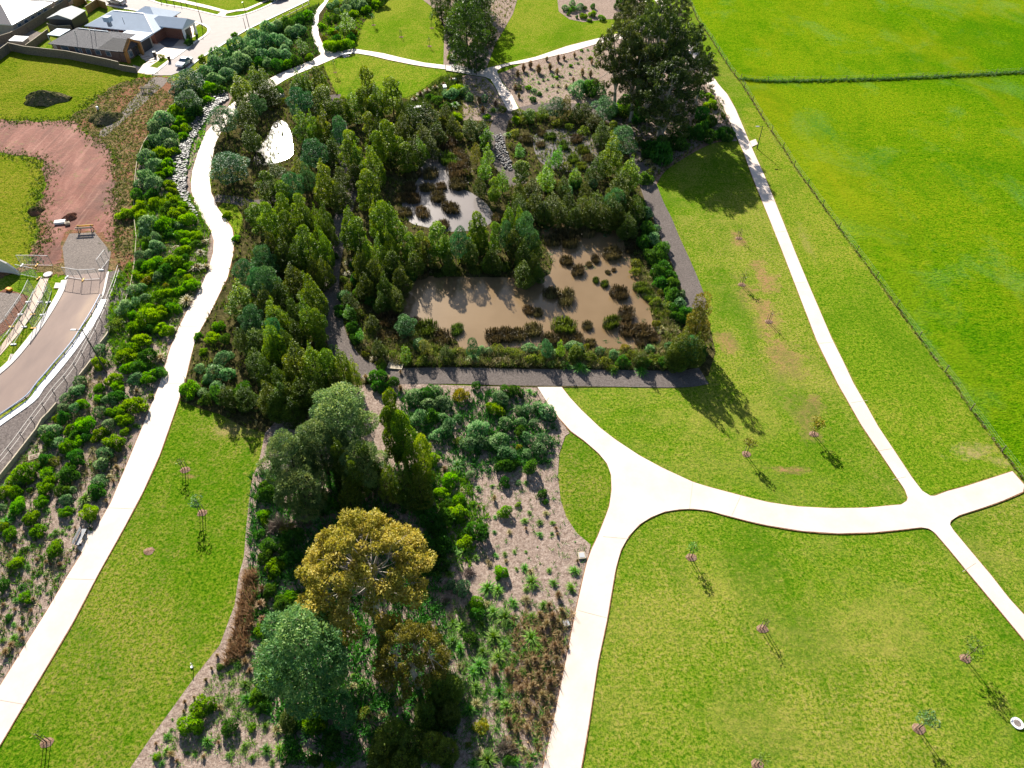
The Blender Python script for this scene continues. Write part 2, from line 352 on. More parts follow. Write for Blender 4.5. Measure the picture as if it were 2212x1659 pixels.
# ------------------------------------------------------------------ the ground and everything laid on it
Z = dict(pad=.012, rough=.02, dirt=.03, bed=.045, gravel=.06, water=.075, edge=.085, conc=.10, joint=.106, kerb=.12)
sheet('ground', [(-1500, -300), (1500, -300), (1500, 2500), (-1500, 2500)], 0, M['lawn'], world=True)
FENCE = [(1470, -40), (1491, 5), (1506, 42), (1531, 77), (1558, 120), (1581, 155), (1601, 180), (1626, 220), (1651, 262), (1696, 327),
         (1719, 365), (1756, 415), (1784, 455), (1839, 530), (1891, 600), (1949, 680), (2014, 770), (2061, 829), (2096, 885), (2121, 917), (2159, 970), (2184, 1002), (2212, 1040)]
fw = [P(*p).xy for p in FENCE]
sheet('paddock', [tuple(p) for p in fw]+[(64, 38), (600, 38), (600, 1500), (fw[0].x-60, 1500)], Z['pad'], M['paddock'], world=True)
sheet('lawn_slope', ragged([(1640, 240), (1668, 300), (1700, 345), (1760, 425), (1839, 535), (1949, 690), (2061, 838), (2184, 1010), (2130, 1030), (2020, 1066), (1990, 1058), (1896, 920), (1824, 780), (1746, 610), (1680, 440), (1640, 330), (1600, 240)], .15, 4, 2), Z['pad']+.004, M['verge'], world=True)
sheet('far_grass', [(-40, -60), (330, -60), (700, -80), (1400, -80), (1440, 30), (1290, 84), (1226, 108), (1106, 138), (1020, 152), (900, 138), (760, 112), (700, 115), (676, 80), (560, 60), (300, 10), (180, -10)], Z['pad']-.004, M['verge'])
sheet('vacant_lot', [(-60, 110), (25, 104), (60, 118), (150, 128), (236, 146), (262, 150), (300, 158), (325, 166), (290, 176), (240, 196), (200, 215), (196, 250), (155, 262), (90, 259), (0, 258), (-60, 258)], Z['rough'], M['rough_grass'])
sheet('vacant_lot', [(-60, 332), (0, 334), (40, 340), (87, 345), (100, 365), (84, 420), (78, 500), (60, 570), (0, 585), (-60, 585)], Z['rough'], M['rough_grass'])
sheet('weedy_ground', ragged([(325, 166), (368, 172), (382, 215), (358, 243), (325, 290), (304, 328), (294, 378), (290, 420), (290, 465), (296, 515), (290, 577), (280, 627), (262, 600), (232, 585), (190, 580), (140, 590), (100, 600), (60, 585), (-20, 600), (-20, 560), (60, 575), (78, 520), (100, 410), (220, 420), (240, 320), (150, 262), (200, 225), (240, 190)], .7, 9, 4), Z['rough']+.004, M['weeds'], world=True)
sheet('red_dirt', ragged([(-30, 264), (60, 262), (155, 264), (185, 287), (220, 303), (242, 330), (250, 380), (249, 440), (246, 500), (250, 540), (228, 520), (212, 500), (150, 500), (126, 560), (120, 572), (70, 568), (78, 520), (100, 500), (82, 470), (95, 420), (96, 370), (84, 344), (0, 330), (-30, 330)], .55, 9, 5), Z['dirt'], M['red_dirt'], world=True)
sheet('soil_pit_floor', [(-20, 640), (10, 625), (40, 632), (62, 640), (50, 665), (30, 700), (-20, 745)], Z['dirt'], M['soil'])
sheet('crushed_rock', [(135, 535), (150, 505), (205, 502), (240, 545), (232, 588), (143, 600)], Z['dirt']+.006, M['crushed_rock'])
sheet('crushed_rock', ragged([(330, 168), (362, 174), (330, 205), (280, 250), (225, 295), (215, 285), (260, 245), (300, 200)], .2, 4, 6), Z['dirt']+.006, M['crushed_rock'], world=True)
sheet('strip_lawn', [(399, 829), (430, 872), (520, 905), (573, 935), (558, 1005), (547, 1025), (540, 1067), (532, 1142), (527, 1204), (516, 1244), (507, 1307), (475, 1394), (425, 1457), (375, 1527), (325, 1595), (282, 1659), (262, 1700), (-60, 1740), (0, 1612), (50, 1527), (100, 1444), (160, 1342), (211, 1244), (240, 1192), (272, 1134), (310, 1062), (345, 984), (375, 899)], Z['pad'], M['strip_lawn'])
sheet('strip_lawn', [(1228, 930), (1300, 985), (1322, 1030), (1320, 1100), (1280, 1190), (1240, 1150), (1211, 1080), (1203, 1030)], Z['pad'], M['strip_lawn'])
sheet('building_pad', [(-20, 640), (0, 632), (40, 634), (47, 642), (30, 665), (12, 690), (-20, 720)], Z['dirt']+.01, M['crushed_rock'])
# planting beds under bark
sheet('mulch_bed', [(382, 212), (475, 195), (505, 205), (462, 290), (442, 300), (420, 350), (411, 390), (414, 415), (422, 442), (437, 472), (455, 497), (462, 520), (461, 545), (450, 585), (432, 627), (405, 672), (386, 710), (367, 757), (346, 829), (320, 894), (295, 954), (267, 1022), (240, 1087), (210, 1139), (180, 1192), (147, 1244), (100, 1324), (57, 1392), (22, 1449), (0, 1484), (-60, 1570), (-60, 1120), (0, 1040), (32, 1000), (82, 935), (127, 877), (175, 815), (200, 782), (220, 745), (245, 712), (272, 652), (284, 620), (291, 577), (297, 515), (291, 465), (292, 415), (295, 375), (305, 325), (327, 287), (360, 242)], Z['bed'], M['mulch'])
sheet('stony_bank', [(232, 588), (262, 583), (284, 625), (272, 652), (245, 712), (220, 745), (175, 815), (127, 877), (82, 935), (0, 1040), (-60, 1110), (-60, 950), (0, 905), (62, 865), (105, 806), (140, 762), (175, 715), (200, 682), (222, 640)], Z['bed']-.006, mulch('stony_mulch', (.11, .095, .09), (.24, .205, .19), (.36, .315, .295), 3.0))
CB = [(573, 935), (620, 880), (720, 835), (860, 828), (960, 832), (1161, 838), (1186, 877), (1206, 902), (1231, 936), (1221, 942), (1208, 980), (1205, 1030), (1211, 1080), (1223, 1117), (1246, 1152), (1276, 1177), (1268, 1215), (1261, 1244), (1243, 1322), (1216, 1459), (1196, 1557), (1173, 1659), (1162, 1720), (262, 1700), (282, 1659), (325, 1595), (375, 1527), (425, 1457), (475, 1394), (507, 1307), (516, 1244), (527, 1204), (532, 1142), (540, 1067), (547, 1025), (558, 1005)]
sheet('mulch_bed', CB, Z['bed'], M['mulch'])
sheet('mulch_bed', [(1075, 160), (1090, 155), (1131, 137), (1181, 125), (1226, 115), (1290, 95), (1400, 70), (1440, 60), (1470, 90), (1500, 125), (1528, 186), (1546, 207), (1573, 257), (1592, 305), (1531, 307), (1470, 337), (1431, 365), (1411, 395), (1380, 380), (1330, 250), (1231, 226), (1125, 238), (1106, 206)], Z['bed'], M['mulch'])
sheet('mulch_bed', [(905, 225), (960, 172), (1010, 162), (1048, 168), (1066, 185), (1098, 241), (1060, 262), (990, 262), (960, 230)], Z['bed'], M['mulch'])
sheet('mulch_bed', [(1213, -40), (1204, 0), (1207, 25), (1230, 42), (1260, 48), (1310, 42), (1360, 40), (1400, 30), (1390, -40)], Z['bed'], M['mulch'])
sheet('mulch_bed', [(1055, -40), (1120, -40), (1117, 0), (1108, 30), (1085, 70), (1070, 95), (1050, 150), (1020, 152), (958, 141), (960, 60), (940, 20), (900, -10), (890, -40)], Z['bed'], M['mulch'])
sheet('mulch_bed', [(716, 5), (900, -10), (835, 2), (808, 20), (785, 50), (770, 85), (765, 106), (738, 110), (713, 110), (703, 104), (689, 77), (687, 57), (689, 32), (703, 12)], Z['bed'], M['wet_soil'])
sheet('mulch_bed', [(412, 165), (480, 118), (553, 72), (640, 28), (690, 8), (683, 22), (675, 45), (673, 70), (685, 105), (693, 117), (673, 131), (603, 160), (545, 190), (505, 205), (475, 195), (430, 190)], Z['bed'], M['wet_soil'])
WET = [(505, 208), (545, 196), (590, 190), (640, 165), (700, 142), (715, 180), (730, 205), (790, 208), (870, 212), (905, 222), (965, 172), (1000, 175), (1000, 260), (1060, 262), (1106, 262), (1160, 240), (1231, 230), (1281, 238), (1330, 262), (1345, 285), (1380, 330), (1395, 380), (1411, 405), (1418, 440), (1441, 465), (1463, 520), (1486, 575), (1511, 635), (1513, 655), (1530, 690), (1545, 760), (1530, 812), (1440, 835), (1161, 838), (960, 828), (720, 832), (620, 885), (573, 935), (520, 920), (475, 895), (430, 882), (390, 866), (399, 829), (412, 775), (437, 707), (472, 640), (492, 600), (504, 550), (506, 520), (487, 472), (470, 450), (457, 415), (455, 340), (465, 300)]
sheet('wet_ground', WET, Z['bed']+.004, M['wet_soil'])
sheet('lawn_patch', [(470, 450), (487, 472), (502, 495), (506, 520), (520, 500), (525, 470), (508, 440), (485, 435)], Z['bed']+.01, M['verge'])
sheet('lawn_patch', ragged([(700, 138), (735, 126), (770, 122), (803, 125), (840, 134), (890, 144), (955, 158), (930, 180), (880, 210), (800, 215), (735, 210), (712, 170)], .1, 3, 9), Z['bed']+.01, M['verge'], world=True)
# gravel paths
def ribbon(pts, wd, n=4):
    w_ = [P(*p).xy for p in pts]; w_ = [Vector(p) for p in catmull([tuple(q) for q in w_], n)]
    wd = wd if isinstance(wd, (list, tuple)) else [wd]*2
    l_, r_ = [], []
    for i, p in enumerate(w_):
        d = (w_[min(i+1, len(w_)-1)]-w_[max(i-1, 0)]).normalized(); nn = Vector((-d.y, d.x))
        ww = wd[0]+(wd[-1]-wd[0])*i/(len(w_)-1)
        l_.append(tuple(p+nn*ww/2)); r_.append(tuple(p-nn*ww/2))
    return l_+r_[::-1]
def strip(name, pts, wd, z, mat, **k): return sheet(name, ribbon(pts, wd), z, mat, world=True, **k)
strip('gravel_path', [(722, 205), (732, 260), (745, 330), (757, 400), (748, 440), (738, 480), (728, 520), (716, 570), (712, 620), (716, 670), (722, 712), (738, 752), (764, 785), (800, 803), (860, 812), (920, 812), (1000, 812), (1106, 815), (1220, 816), (1350, 818), (1470, 819), (1520, 812)], [2.6, 3.0], Z['gravel'], M['gravel'])
strip('gravel_path', [(1506, 668), (1500, 640), (1485, 600), (1466, 555), (1448, 515), (1430, 470), (1415, 440), (1400, 400), (1384, 355), (1365, 310), (1340, 272), (1305, 248), (1265, 236), (1220, 230), (1170, 232), (1125, 240), (1090, 252), (1076, 280), (1074, 320), (1085, 355), (1106, 382), (1120, 400)], [2.9, 3.2], Z['gravel']+.004, M['gravel'])
strip('gravel_path', [(462, 428), (500, 432), (550, 440), (600, 430)], 2.2, Z['gravel'], M['gravel'])
strip('mulch_edge', [(1411, 398), (1431, 368), (1470, 341), (1531, 309), (1580, 300)], 1.1, Z['gravel']-.006, M['mulch_red'])
# ponds
sheet('pond_water', [(596, 262), (616, 264), (628, 285), (632, 310), (632, 335), (606, 350), (570, 358), (548, 352), (556, 325), (575, 300), (585, 280)], Z['water'], M['pond_dark'], smooth=True)
PB = [(912, 332), (940, 320), (975, 318), (985, 345), (972, 372), (985, 400), (1020, 418), (1050, 440), (1066, 468), (1050, 490), (1005, 500), (960, 500), (915, 490), (885, 480), (868, 445), (882, 410), (905, 385)]
PC = [(800, 640), (850, 610), (880, 598), (960, 598), (1080, 600), (1175, 600), (1192, 570), (1178, 530), (1172, 495), (1230, 480), (1310, 485), (1345, 520), (1362, 560), (1380, 600), (1398, 645), (1412, 700), (1428, 735), (1400, 750), (1330, 755), (1240, 745), (1150, 750), (1060, 755), (1000, 755), (985, 735), (950, 720), (900, 705), (850, 692), (812, 670)]
PD = [(1152, 300), (1170, 285), (1220, 278), (1270, 288), (1295, 310), (1300, 345), (1285, 365), (1240, 372), (1190, 365), (1160, 340)]
sheet('pond_water', PB, Z['water'], M['pond_grey'], smooth=True)
sheet('pond_water', PC, Z['water'], M['pond'], smooth=True)
sheet('pond_water', PD, Z['water'], M['pond_grey'], smooth=True)
sheet('drain_water', [(965, 165), (1000, 170), (960, 200), (905, 240), (880, 240), (930, 195)], Z['water'], M['pond_dark'])
# concrete paths with an earth edge under them
LL = [(560, 185), (545, 192), (520, 210), (492, 232), (478, 248), (462, 268), (443, 290), (428, 330), (416, 370), (413, 395), (414, 415), (422, 442), (437, 472), (455, 497), (462, 520), (461, 545), (450, 585), (432, 627), (405, 672), (386, 710), (367, 757), (346, 829), (320, 894.5), (295, 954.5), (267, 1022), (240, 1087), (210, 1139.5), (180, 1192), (147, 1244), (100, 1324), (57, 1392), (22, 1449), (0, 1484), (-70, 1590)]
LR = [(590, 190), (570, 200), (545, 214), (520, 232), (500, 255), (478, 285), (466, 310), (458, 345), (453, 390), (457, 415), (470, 450), (487, 472), (502, 495), (506, 520), (504, 550), (492, 600), (472, 640), (457, 672), (437, 707), (422, 735), (412, 775), (399, 829), (375, 899.5), (345, 984.5), (310, 1062), (272, 1134.5), (240, 1192), (211, 1244), (160, 1342), (100, 1444), (50, 1527), (0, 1612), (-50, 1700)]
UP = [(713, -4), (703, 12), (689, 32), (687, 57), (689, 77), (695, 92), (703, 104), (713, 110), (738, 110), (765, 106), (790, 110), (828, 116), (865, 125), (915, 136), (958, 141), (978, 143), (1023, 152), (1033, 153), (1065, 145), (1106, 135), (1156, 124), (1226, 100), (1290, 84), (1380, 62), (1440, 44)]
LO = [(1450, 56), (1380, 76), (1290, 95), (1226, 115), (1181, 125), (1131, 137), (1106, 140), (1083, 147), (1073, 154), (1075, 160), (1085, 180), (1106, 206), (1120, 235), (1106, 240), (1098, 241), (1085, 217), (1068, 185), (1060, 172), (1048, 167), (1010, 161), (973, 150), (968, 151), (928, 146), (890, 140), (840, 130), (803, 121), (773, 116), (753, 116), (735, 122), (713, 131), (678, 146), (640, 161), (615, 174)]
left_poly = UP+LO+[(590, 190)]+LR[1:]+LL[::-1]+[(580, 172), (603, 160), (640, 145), (673, 131), (688, 122), (693, 117), (685, 105), (678, 90), (673, 70), (675, 45), (683, 22), (700, 5), (705, -6)]
JL = [(1161, 837), (1186, 877), (1206, 902), (1233, 932), (1261, 952), (1293, 980), (1311, 1002), (1320, 1027), (1321, 1060), (1316, 1095), (1303, 1130), (1291, 1160), (1278, 1187), (1268, 1215), (1261, 1244), (1243.5, 1322), (1216, 1459), (1196, 1557), (1173, 1659), (1160, 1720)]
JR = [(1240, 1720), (1255, 1659), (1271, 1567), (1291, 1434), (1310, 1344), (1327, 1244), (1331, 1224), (1341, 1189), (1358, 1159), (1381, 1134), (1406, 1118), (1436, 1106), (1468, 1101), (1496, 1100), (1531, 1104), (1568, 1114), (1618, 1127), (1659, 1136), (1734, 1148), (1809, 1153), (1884, 1151), (1946, 1145), (1989, 1140), (2006, 1143), (2019, 1152), (2049, 1187), (2096, 1244), (2146, 1304), (2212, 1384), (2260, 1440)]
JB = [(2260, 1392), (2212, 1330), (2179, 1294), (2140, 1244), (2109, 1207), (2059, 1147), (2051, 1134), (2053, 1126), (2071, 1114), (2121, 1098), (2166, 1082), (2209, 1063), (2212, 1049), (2186, 1019), (2134, 1036), (2084, 1052), (2046, 1062), (2019, 1072), (2009, 1072), (1991, 1061), (1969, 1032), (1934, 979), (1896, 922), (1871, 877), (1843, 829), (1821, 782), (1796, 732), (1764, 657), (1746, 615), (1721, 555), (1696, 492), (1676, 442), (1651, 380), (1626, 325), (1603, 270), (1588, 235), (1571, 205), (1551, 182), (1530, 150), (1512, 122), (1492, 92), (1472, 68), (1451, 38), (1434, 10), (1424, -10)]
JU = [(1408, -10), (1420, 12), (1438, 42), (1458, 72), (1480, 100), (1500, 130), (1518, 158), (1528, 186), (1546, 207), (1561, 230), (1573, 257), (1588, 290), (1606, 330), (1626, 385), (1638, 415), (1659, 467), (1689, 542), (1719, 620), (1741, 677), (1764, 737), (1809, 829), (1829, 864), (1859, 917), (1896, 972), (1934, 1029), (1954, 1059), (1960, 1076), (1958, 1083), (1946, 1091), (1921, 1093), (1871, 1098), (1796, 1099), (1721, 1095), (1659, 1086), (1606, 1073), (1531, 1053), (1496, 1042), (1431, 1012), (1381, 985), (1331, 952), (1296, 925), (1256, 887), (1231, 860), (1213, 837)]
sheet('concrete_path', left_poly, Z['conc'], M['concrete'])
sheet('concrete_path', JL+JR+JB+JU, Z['conc'], M['concrete'])
def edging(lines):
    for ln in lines:
        strip('path_edge', ln, .16, Z['edge'], M['edge_soil'])
edging([LL[9:], LR[9:], UP[9:19], UP[18:24], LO[1:9], LO[22:], JL[1:], JR, JB[:14], JB[13:22], JB[21:], JU[8:], [(703, 12), (689, 32), (687, 57), (689, 77), (703, 104)]])
mb = MB()
for a, b_ in (((397, 830), (347, 829)), ((292, 1100), (233, 1098)), ((205, 1253), (142, 1251)), ((1496, 1043), (1489, 1100)), ((1302, 1160), (1357, 1165)), ((1247, 1319), (1312, 1336)), ((1926, 970), (1895, 975)), ((1956, 1031), (1928, 1037)), ((1873, 866), (1838, 871)), ((1800, 712+28), (1768, 743)), ((2078, 1236), (2107, 1217)), ((455, 415), (414, 420)), ((504, 530), (463, 528)), ((437, 707), (390, 706)), ((53, 1522), (0, 1513)), ((1745, 610), (1716, 612)), ((1700, 500), (1674, 503)), ((1600, 1072), (1580, 1115))):
    p, q = P(*a), P(*b_); p.z = q.z = Z['joint']; mb.bar(p, q, .045, .006)
tag(mb.build('path_joint', M['joint']), kind='structure')
# lower left street
RD_R = [(232, 587), (220, 635), (200, 677), (175, 710), (140, 757), (105, 800), (82, 825), (62, 857), (0, 897), (-60, 940)]
RD_L = [(-60, 855), (0, 810), (30, 782), (60, 747), (90, 707), (117, 665), (135, 630), (145, 597)]
sheet('street_asphalt', RD_R+RD_L, Z['gravel'], M['asphalt'])
def kerb(name, pts, wd, mat=None, hgt=.14):
    w_ = ribbon(pts, wd); n = len(w_)//2; mb = MB()
    l_, r_ = w_[:n], w_[n:][::-1]
    for i in range(n-1):
        a, b_, c, d = l_[i], l_[i+1], r_[i+1], r_[i]
        vs = [(*a, hgt), (*b_, hgt), (*c, hgt), (*d, hgt), (*a, 0), (*b_, 0), (*c, 0), (*d, 0)]
        mb.add(vs, [(0, 3, 2, 1), (0, 1, 5, 4), (2, 3, 7, 6)]+([(3, 0, 4, 7)] if i == 0 else [])+([(1, 2, 6, 5)] if i == n-2 else []))
    return tag(mb.build(name, mat or M['kerb']), kind='structure')
kerb('street_kerb', [(140, 606), (133, 628), (114, 663), (86, 706), (56, 745), (27, 779), (-3, 806), (-60, 850)], .85)
kerb('street_kerb', [(234, 588), (224, 634), (214, 655)], .3)
kerb('barrier_footing', [(223, 648), (205, 687), (182, 722), (148, 768), (113, 811), (89, 838), (68, 866), (6, 910), (-60, 957)], 1.0, M['white'], .12)
sheet('street_grate_apron', [(121, 612), (132, 613), (130, 624), (117, 624)], Z['kerb']+.03, M['concrete'])
sheet('street_grate_apron', [(24, 766), (38, 768), (32, 780), (18, 780)], Z['kerb']+.03, M['concrete'])
sheet('street_footpath', [(88, 602), (106, 602), (92, 640), (72, 680), (45, 717), (17, 750), (-2, 772), (-60, 830), (-60, 800), (0, 752), (7, 742), (32, 707), (55, 672), (75, 630)], Z['conc'], M['footpath'])
sheet('street_verge', [(106, 602), (140, 600), (133, 628), (114, 663), (86, 706), (56, 745), (27, 779), (-3, 806), (-60, 850), (-60, 830), (-2, 772), (17, 750), (45, 717), (72, 680), (92, 640)], Z['dirt']+.004, M['verge'])
# upper street
ST = [(327, 163), (370, 163), (407, 148), (431, 128), (441, 121), (476, 99.5), (503, 82), (531, 66), (553, 55), (587, 39), (603, 32), (658, 5), (673, -2), (720, -30), (640, -30), (603, -2), (587.5, 9), (564, 20), (531.5, 32), (499, 38), (471, 35), (433, 26), (400, 18.6), (346, 8.7), (320, 0), (250, -16), (150, -34), (80, -34), (160, -8), (195, 0), (234, 11), (300, 23), (371, 38), (422, 49), (438.6, 53.6), (449.5, 60), (451, 68), (444, 76.6), (415.6, 96), (406, 104), (371, 129), (359, 138), (331, 161)]
sheet('street_asphalt', ST, Z['gravel'], M['street'])
kerb('street_kerb', [(405, 149), (431, 128), (476, 99.5), (531, 66), (587, 39), (658, 5), (690, -12)], .5)
kerb('street_kerb', [(602, 0), (587.5, 8), (564, 19), (531.5, 31), (499, 37), (471, 34), (433, 25), (400, 17.6), (346, 7.7), (320, -1), (260, -14)], .5)
kerb('street_kerb', [(371, 129), (406, 104), (415.6, 96), (444, 76.6), (451, 68), (449.5, 60), (438.6, 53.6), (422, 49), (371, 38), (300, 24), (234, 12), (190, -1)], .6)
kerb('street_kerb', [(331, 161), (345, 150), (359, 138)], .5)
sheet('street_footpath', [(330, -8), (378, -3), (398, 1), (427.6, 7.6), (455, 14), (480, 21), (493, 24), (510, 22), (531.5, 18.6), (548, 12), (576, 0), (584, -4), (583, 1), (564, 9), (534, 23), (510, 25), (489, 30), (485.6, 36), (467, 34), (478, 26), (438.6, 16.4), (378, 3), (330, -4)], Z['conc'], M['footpath'])
sheet('driveway', [(293, 156), (318, 161), (331, 161), (359, 138), (371, 129), (406, 104), (415.6, 96), (437, 80), (418, 76), (420, 62), (425, 55), (432, 52), (422, 49), (371, 39), (300, 30), (300, 60), (305, 110), (282, 130)], Z['dirt']+.006, M['footpath'])
sheet('driveway', [(302, 110), (322, 93), (338, 97), (346, 95), (362, 104), (345, 116), (330, 124), (312, 118)], Z['gravel'], M['concrete'])
sheet('driveway', [(345, 116), (362, 104), (380, 100), (406, 100), (406, 104), (371, 129), (350, 126)], Z['gravel']+.004, M['concrete'])
sheet('driveway', [(326, 86), (336, 72), (354, 62), (378, 72), (388, 86), (374, 101), (362, 104), (346, 94)], Z['gravel'], plain('dark_driveway', (.10, .10, .115), .8))  # cast shadow of the house roof painted in as a darker driveway colour
sheet('front_lawn', [(272, 128), (302, 115), (306, 127), (318, 133), (302, 145), (285, 140)], Z['gravel']+.008, M['lawn'])
sheet('front_lawn', [(324, 144), (352, 125), (365, 128), (340, 147)], Z['gravel']+.008, M['lawn'])
sheet('front_lawn', [(372, 41), (421, 52), (413, 57), (372, 50)], Z['gravel']+.008, M['lawn'])
sheet('front_lawn', [(423, 60), (436, 58), (445, 66), (438, 77), (420, 90), (402, 97), (395, 94), (424, 77)], Z['gravel']+.008, M['verge'])
sheet('garden_bed', [(377, 52), (408, 64), (410, 76), (400, 84), (388, 86), (380, 72)], Z['gravel']+.008, M['soil'])
sheet('back_lawn', [(66, 104), (86, 86), (104, 86), (112, 111), (90, 109)], Z['gravel'], M['lawn'])
sheet('yard_paving', [(0, 125), (28, 104), (60, 104), (92, 72), (60, 62), (0, 84), (-40, 100), (-40, 130)], Z['gravel'], M['crushed_rock'])
mb = MB()
for i, (x, y) in enumerate(((313, 122), (318, 126), (323, 130), (309, 118), (328, 134))):
    p = P(x, y); mb.add([(p.x+dx*c-dy*s, p.y+dx*s+dy*c, zz) for zz in (.07, .13) for dx, dy, c, s in ((-.9, -.25, .8, .6), (.9, -.25, .8, .6), (.9, .25, .8, .6), (-.9, .25, .8, .6))], [(0, 3, 2, 1), (4, 5, 6, 7), (0, 1, 5, 4), (1, 2, 6, 5), (2, 3, 7, 6), (3, 0, 4, 7)])
tag(mb.build('stepping_pavers', M['concrete']), kind='structure')

# ------------------------------------------------------------------ leaf and blade meshes
def facemesh(name, V, mat, tint, k=4):
    """V: (n,k,3) array of separate faces"""
    n = V.shape[0]; me = bpy.data.meshes.new(name)
    me.vertices.add(n*k); me.vertices.foreach_set('co', V.reshape(-1).astype(np.float32))
    me.loops.add(n*k); me.loops.foreach_set('vertex_index', np.arange(n*k, dtype=np.int32))
    me.polygons.add(n); me.polygons.foreach_set('loop_start', np.arange(0, n*k, k, dtype=np.int32))
    me.update(calc_edges=True)
    a = me.attributes.new('tint', 'FLOAT', 'FACE'); a.data.foreach_set('value', tint.astype(np.float32))
    me.materials.append(mat); return me
def unit(a): return a/np.maximum(np.linalg.norm(a, axis=-1, keepdims=True), 1e-6)
def leafcloud(name, lobes, n, ln, wd, mat, seed, up=.3, rand=.7, cull=.72, tiptint=.25, rmin=.72):
    """lobes: rows cx,cy,cz,rx,ry,rz; leaves sit through the outer part of each lobe"""
    R = np.random.default_rng(seed); Lb = np.array(lobes, float)
    area = (Lb[:, 3]*Lb[:, 5]+Lb[:, 3]*Lb[:, 4]); pr = area/area.sum()
    m = int(n*1.6); idx = R.choice(len(Lb), m, p=pr)
    d = unit(R.normal(size=(m, 3))); r = rmin+(1.06-rmin)*R.random((m, 1))**.7
    c = Lb[idx, :3]+d*r*Lb[idx, 3:]
    keep = np.ones(m, bool)
    for j in range(len(Lb)):
        q = (c-Lb[j, :3])/Lb[j, 3:]; keep &= ~(((q*q).sum(1) < cull**2) & (idx != j))
    keep &= c[:, 2] > 0.01
    c, d, idx = c[keep][:n], d[keep][:n], idx[keep][:n]; m = len(c)
    ax = unit(unit(d/Lb[idx, 3:])*(1-up)+np.array([0, 0, up*1.5])+R.normal(size=(m, 3))*rand)
    nn = unit(np.cross(ax, unit(R.normal(size=(m, 3)))))
    s = (.65+.7*R.random((m, 1)))
    a = ax*ln*s/2; b = nn*wd*s/2
    V = np.stack([c-a, c+b-a*.1, c+a, c-b-a*.1], 1)
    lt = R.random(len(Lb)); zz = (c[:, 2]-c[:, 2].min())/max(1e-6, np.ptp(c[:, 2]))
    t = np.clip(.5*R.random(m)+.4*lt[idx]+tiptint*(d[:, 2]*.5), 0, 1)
    return facemesh(name, V, mat, t)
def blades(name, n, mat, seed, R0=.12, R1=1.0, h=.9, wd=.07, arch=.8, spread=0.0):
    R = np.random.default_rng(seed)
    th = R.random(n)*2*np.pi; o = np.stack([np.cos(th), np.sin(th), np.zeros(n)], 1)
    base = o*(R.random((n, 1))**.5)*max(R0, spread)
    lean = R.random((n, 1)); hh = h*(.6+.4*R.random((n, 1)))*(1-.55*lean*arch)
    out = o*lean*(R1-R0)*arch if not spread else unit(R.normal(size=(n, 3))*[1, 1, 0])*lean*.22
    side = np.stack([-np.sin(th), np.cos(th), np.zeros(n)], 1)*wd/2
    z = np.array([0, 0, 1.0])
    m1 = base+out*.45+z*hh*.8; t1 = base+out*1.0+z*hh*(1-.45*lean*arch)
    q1 = np.stack([base-side, base+side, m1+side*.8, m1-side*.8], 1); q2 = np.stack([m1-side*.8, m1+side*.8, t1+side*.1, t1-side*.1], 1)
    t = np.clip(R.random(n)*.7+.3*lean[:, 0]*R.random(n), 0, 1)
    return facemesh(name, np.concatenate([q1, q2]), mat, np.concatenate([t, t]))
def shrubmesh(name, mat, seed, lobes=9, n=900, ln=.17, wd=.085, tall=.95, spiky=.3, spread=.55, tip=.35):
    R = random.Random(seed); lb = [(0, 0, tall*.4, .52, .52, tall*.45)]
    for i in range(lobes):
        a = R.uniform(0, 6.28); t = R.random()**.7; zz = tall*(.22+.58*(1-t*t)*R.uniform(.75, 1.1))
        q = R.uniform(.16, .38); lb.append((spread*t*math.cos(a)*1.05, spread*t*math.sin(a)*1.05, zz, q, q, q*.9))
    return leafcloud(name, lb, n, ln, wd, mat, seed, spiky, .55, .8, tip)
SHR = {}
for key, kw in dict(c=dict(lobes=17, n=1700, ln=.15, wd=.07, tip=.75, spiky=.55), b=dict(lobes=13, n=1500, ln=.24, wd=.065, spiky=.7, tip=.5, spread=.72), d=dict(lobes=14, n=1500, ln=.22, wd=.065, spiky=.7, spread=.68),
                    o=dict(lobes=8, n=800, ln=.19, wd=.07, spiky=.4, spread=.7), x=dict(lobes=7, n=800, ln=.18, wd=.08)).items():
    SHR[key] = [shrubmesh('shrub_foliage', L[key], 10+7*i+ord(key), **kw) for i in range(4)]
def melmesh(name, mat, seed, n=8500, spires=4, ln=.19, wd=.10, wide=1.0):
    """unit: h = 7 m, radius about 1.6 m"""
    R = random.Random(seed); lb = []
    for s in range(spires):
        a = R.uniform(0, 6.28); o = 0 if s == 0 else R.uniform(.45, .95)*wide; top = 7.0*(1 if s == 0 else R.uniform(.6, .92)); rad = (.95 if s == 0 else R.uniform(.6, .85))*wide
        x0, y0 = o*math.cos(a), o*math.sin(a)
        for k in range(9):
            t = k/8; z = 1.1+(top-1.5)*t; rr = rad*(1-t**2.3)*(.7+.3*min(1, t*4))*R.uniform(.8, 1.15)+.2; b = R.uniform(0, 6.28); e = rr*.5
            lb.append((x0*(1-.3*t)+e*math.cos(b), y0*(1-.3*t)+e*math.sin(b), z, rr, rr, .62+.25*R.random()))
    return leafcloud(name, lb, n, ln, wd, mat, seed, .2, .6, .7, .35)
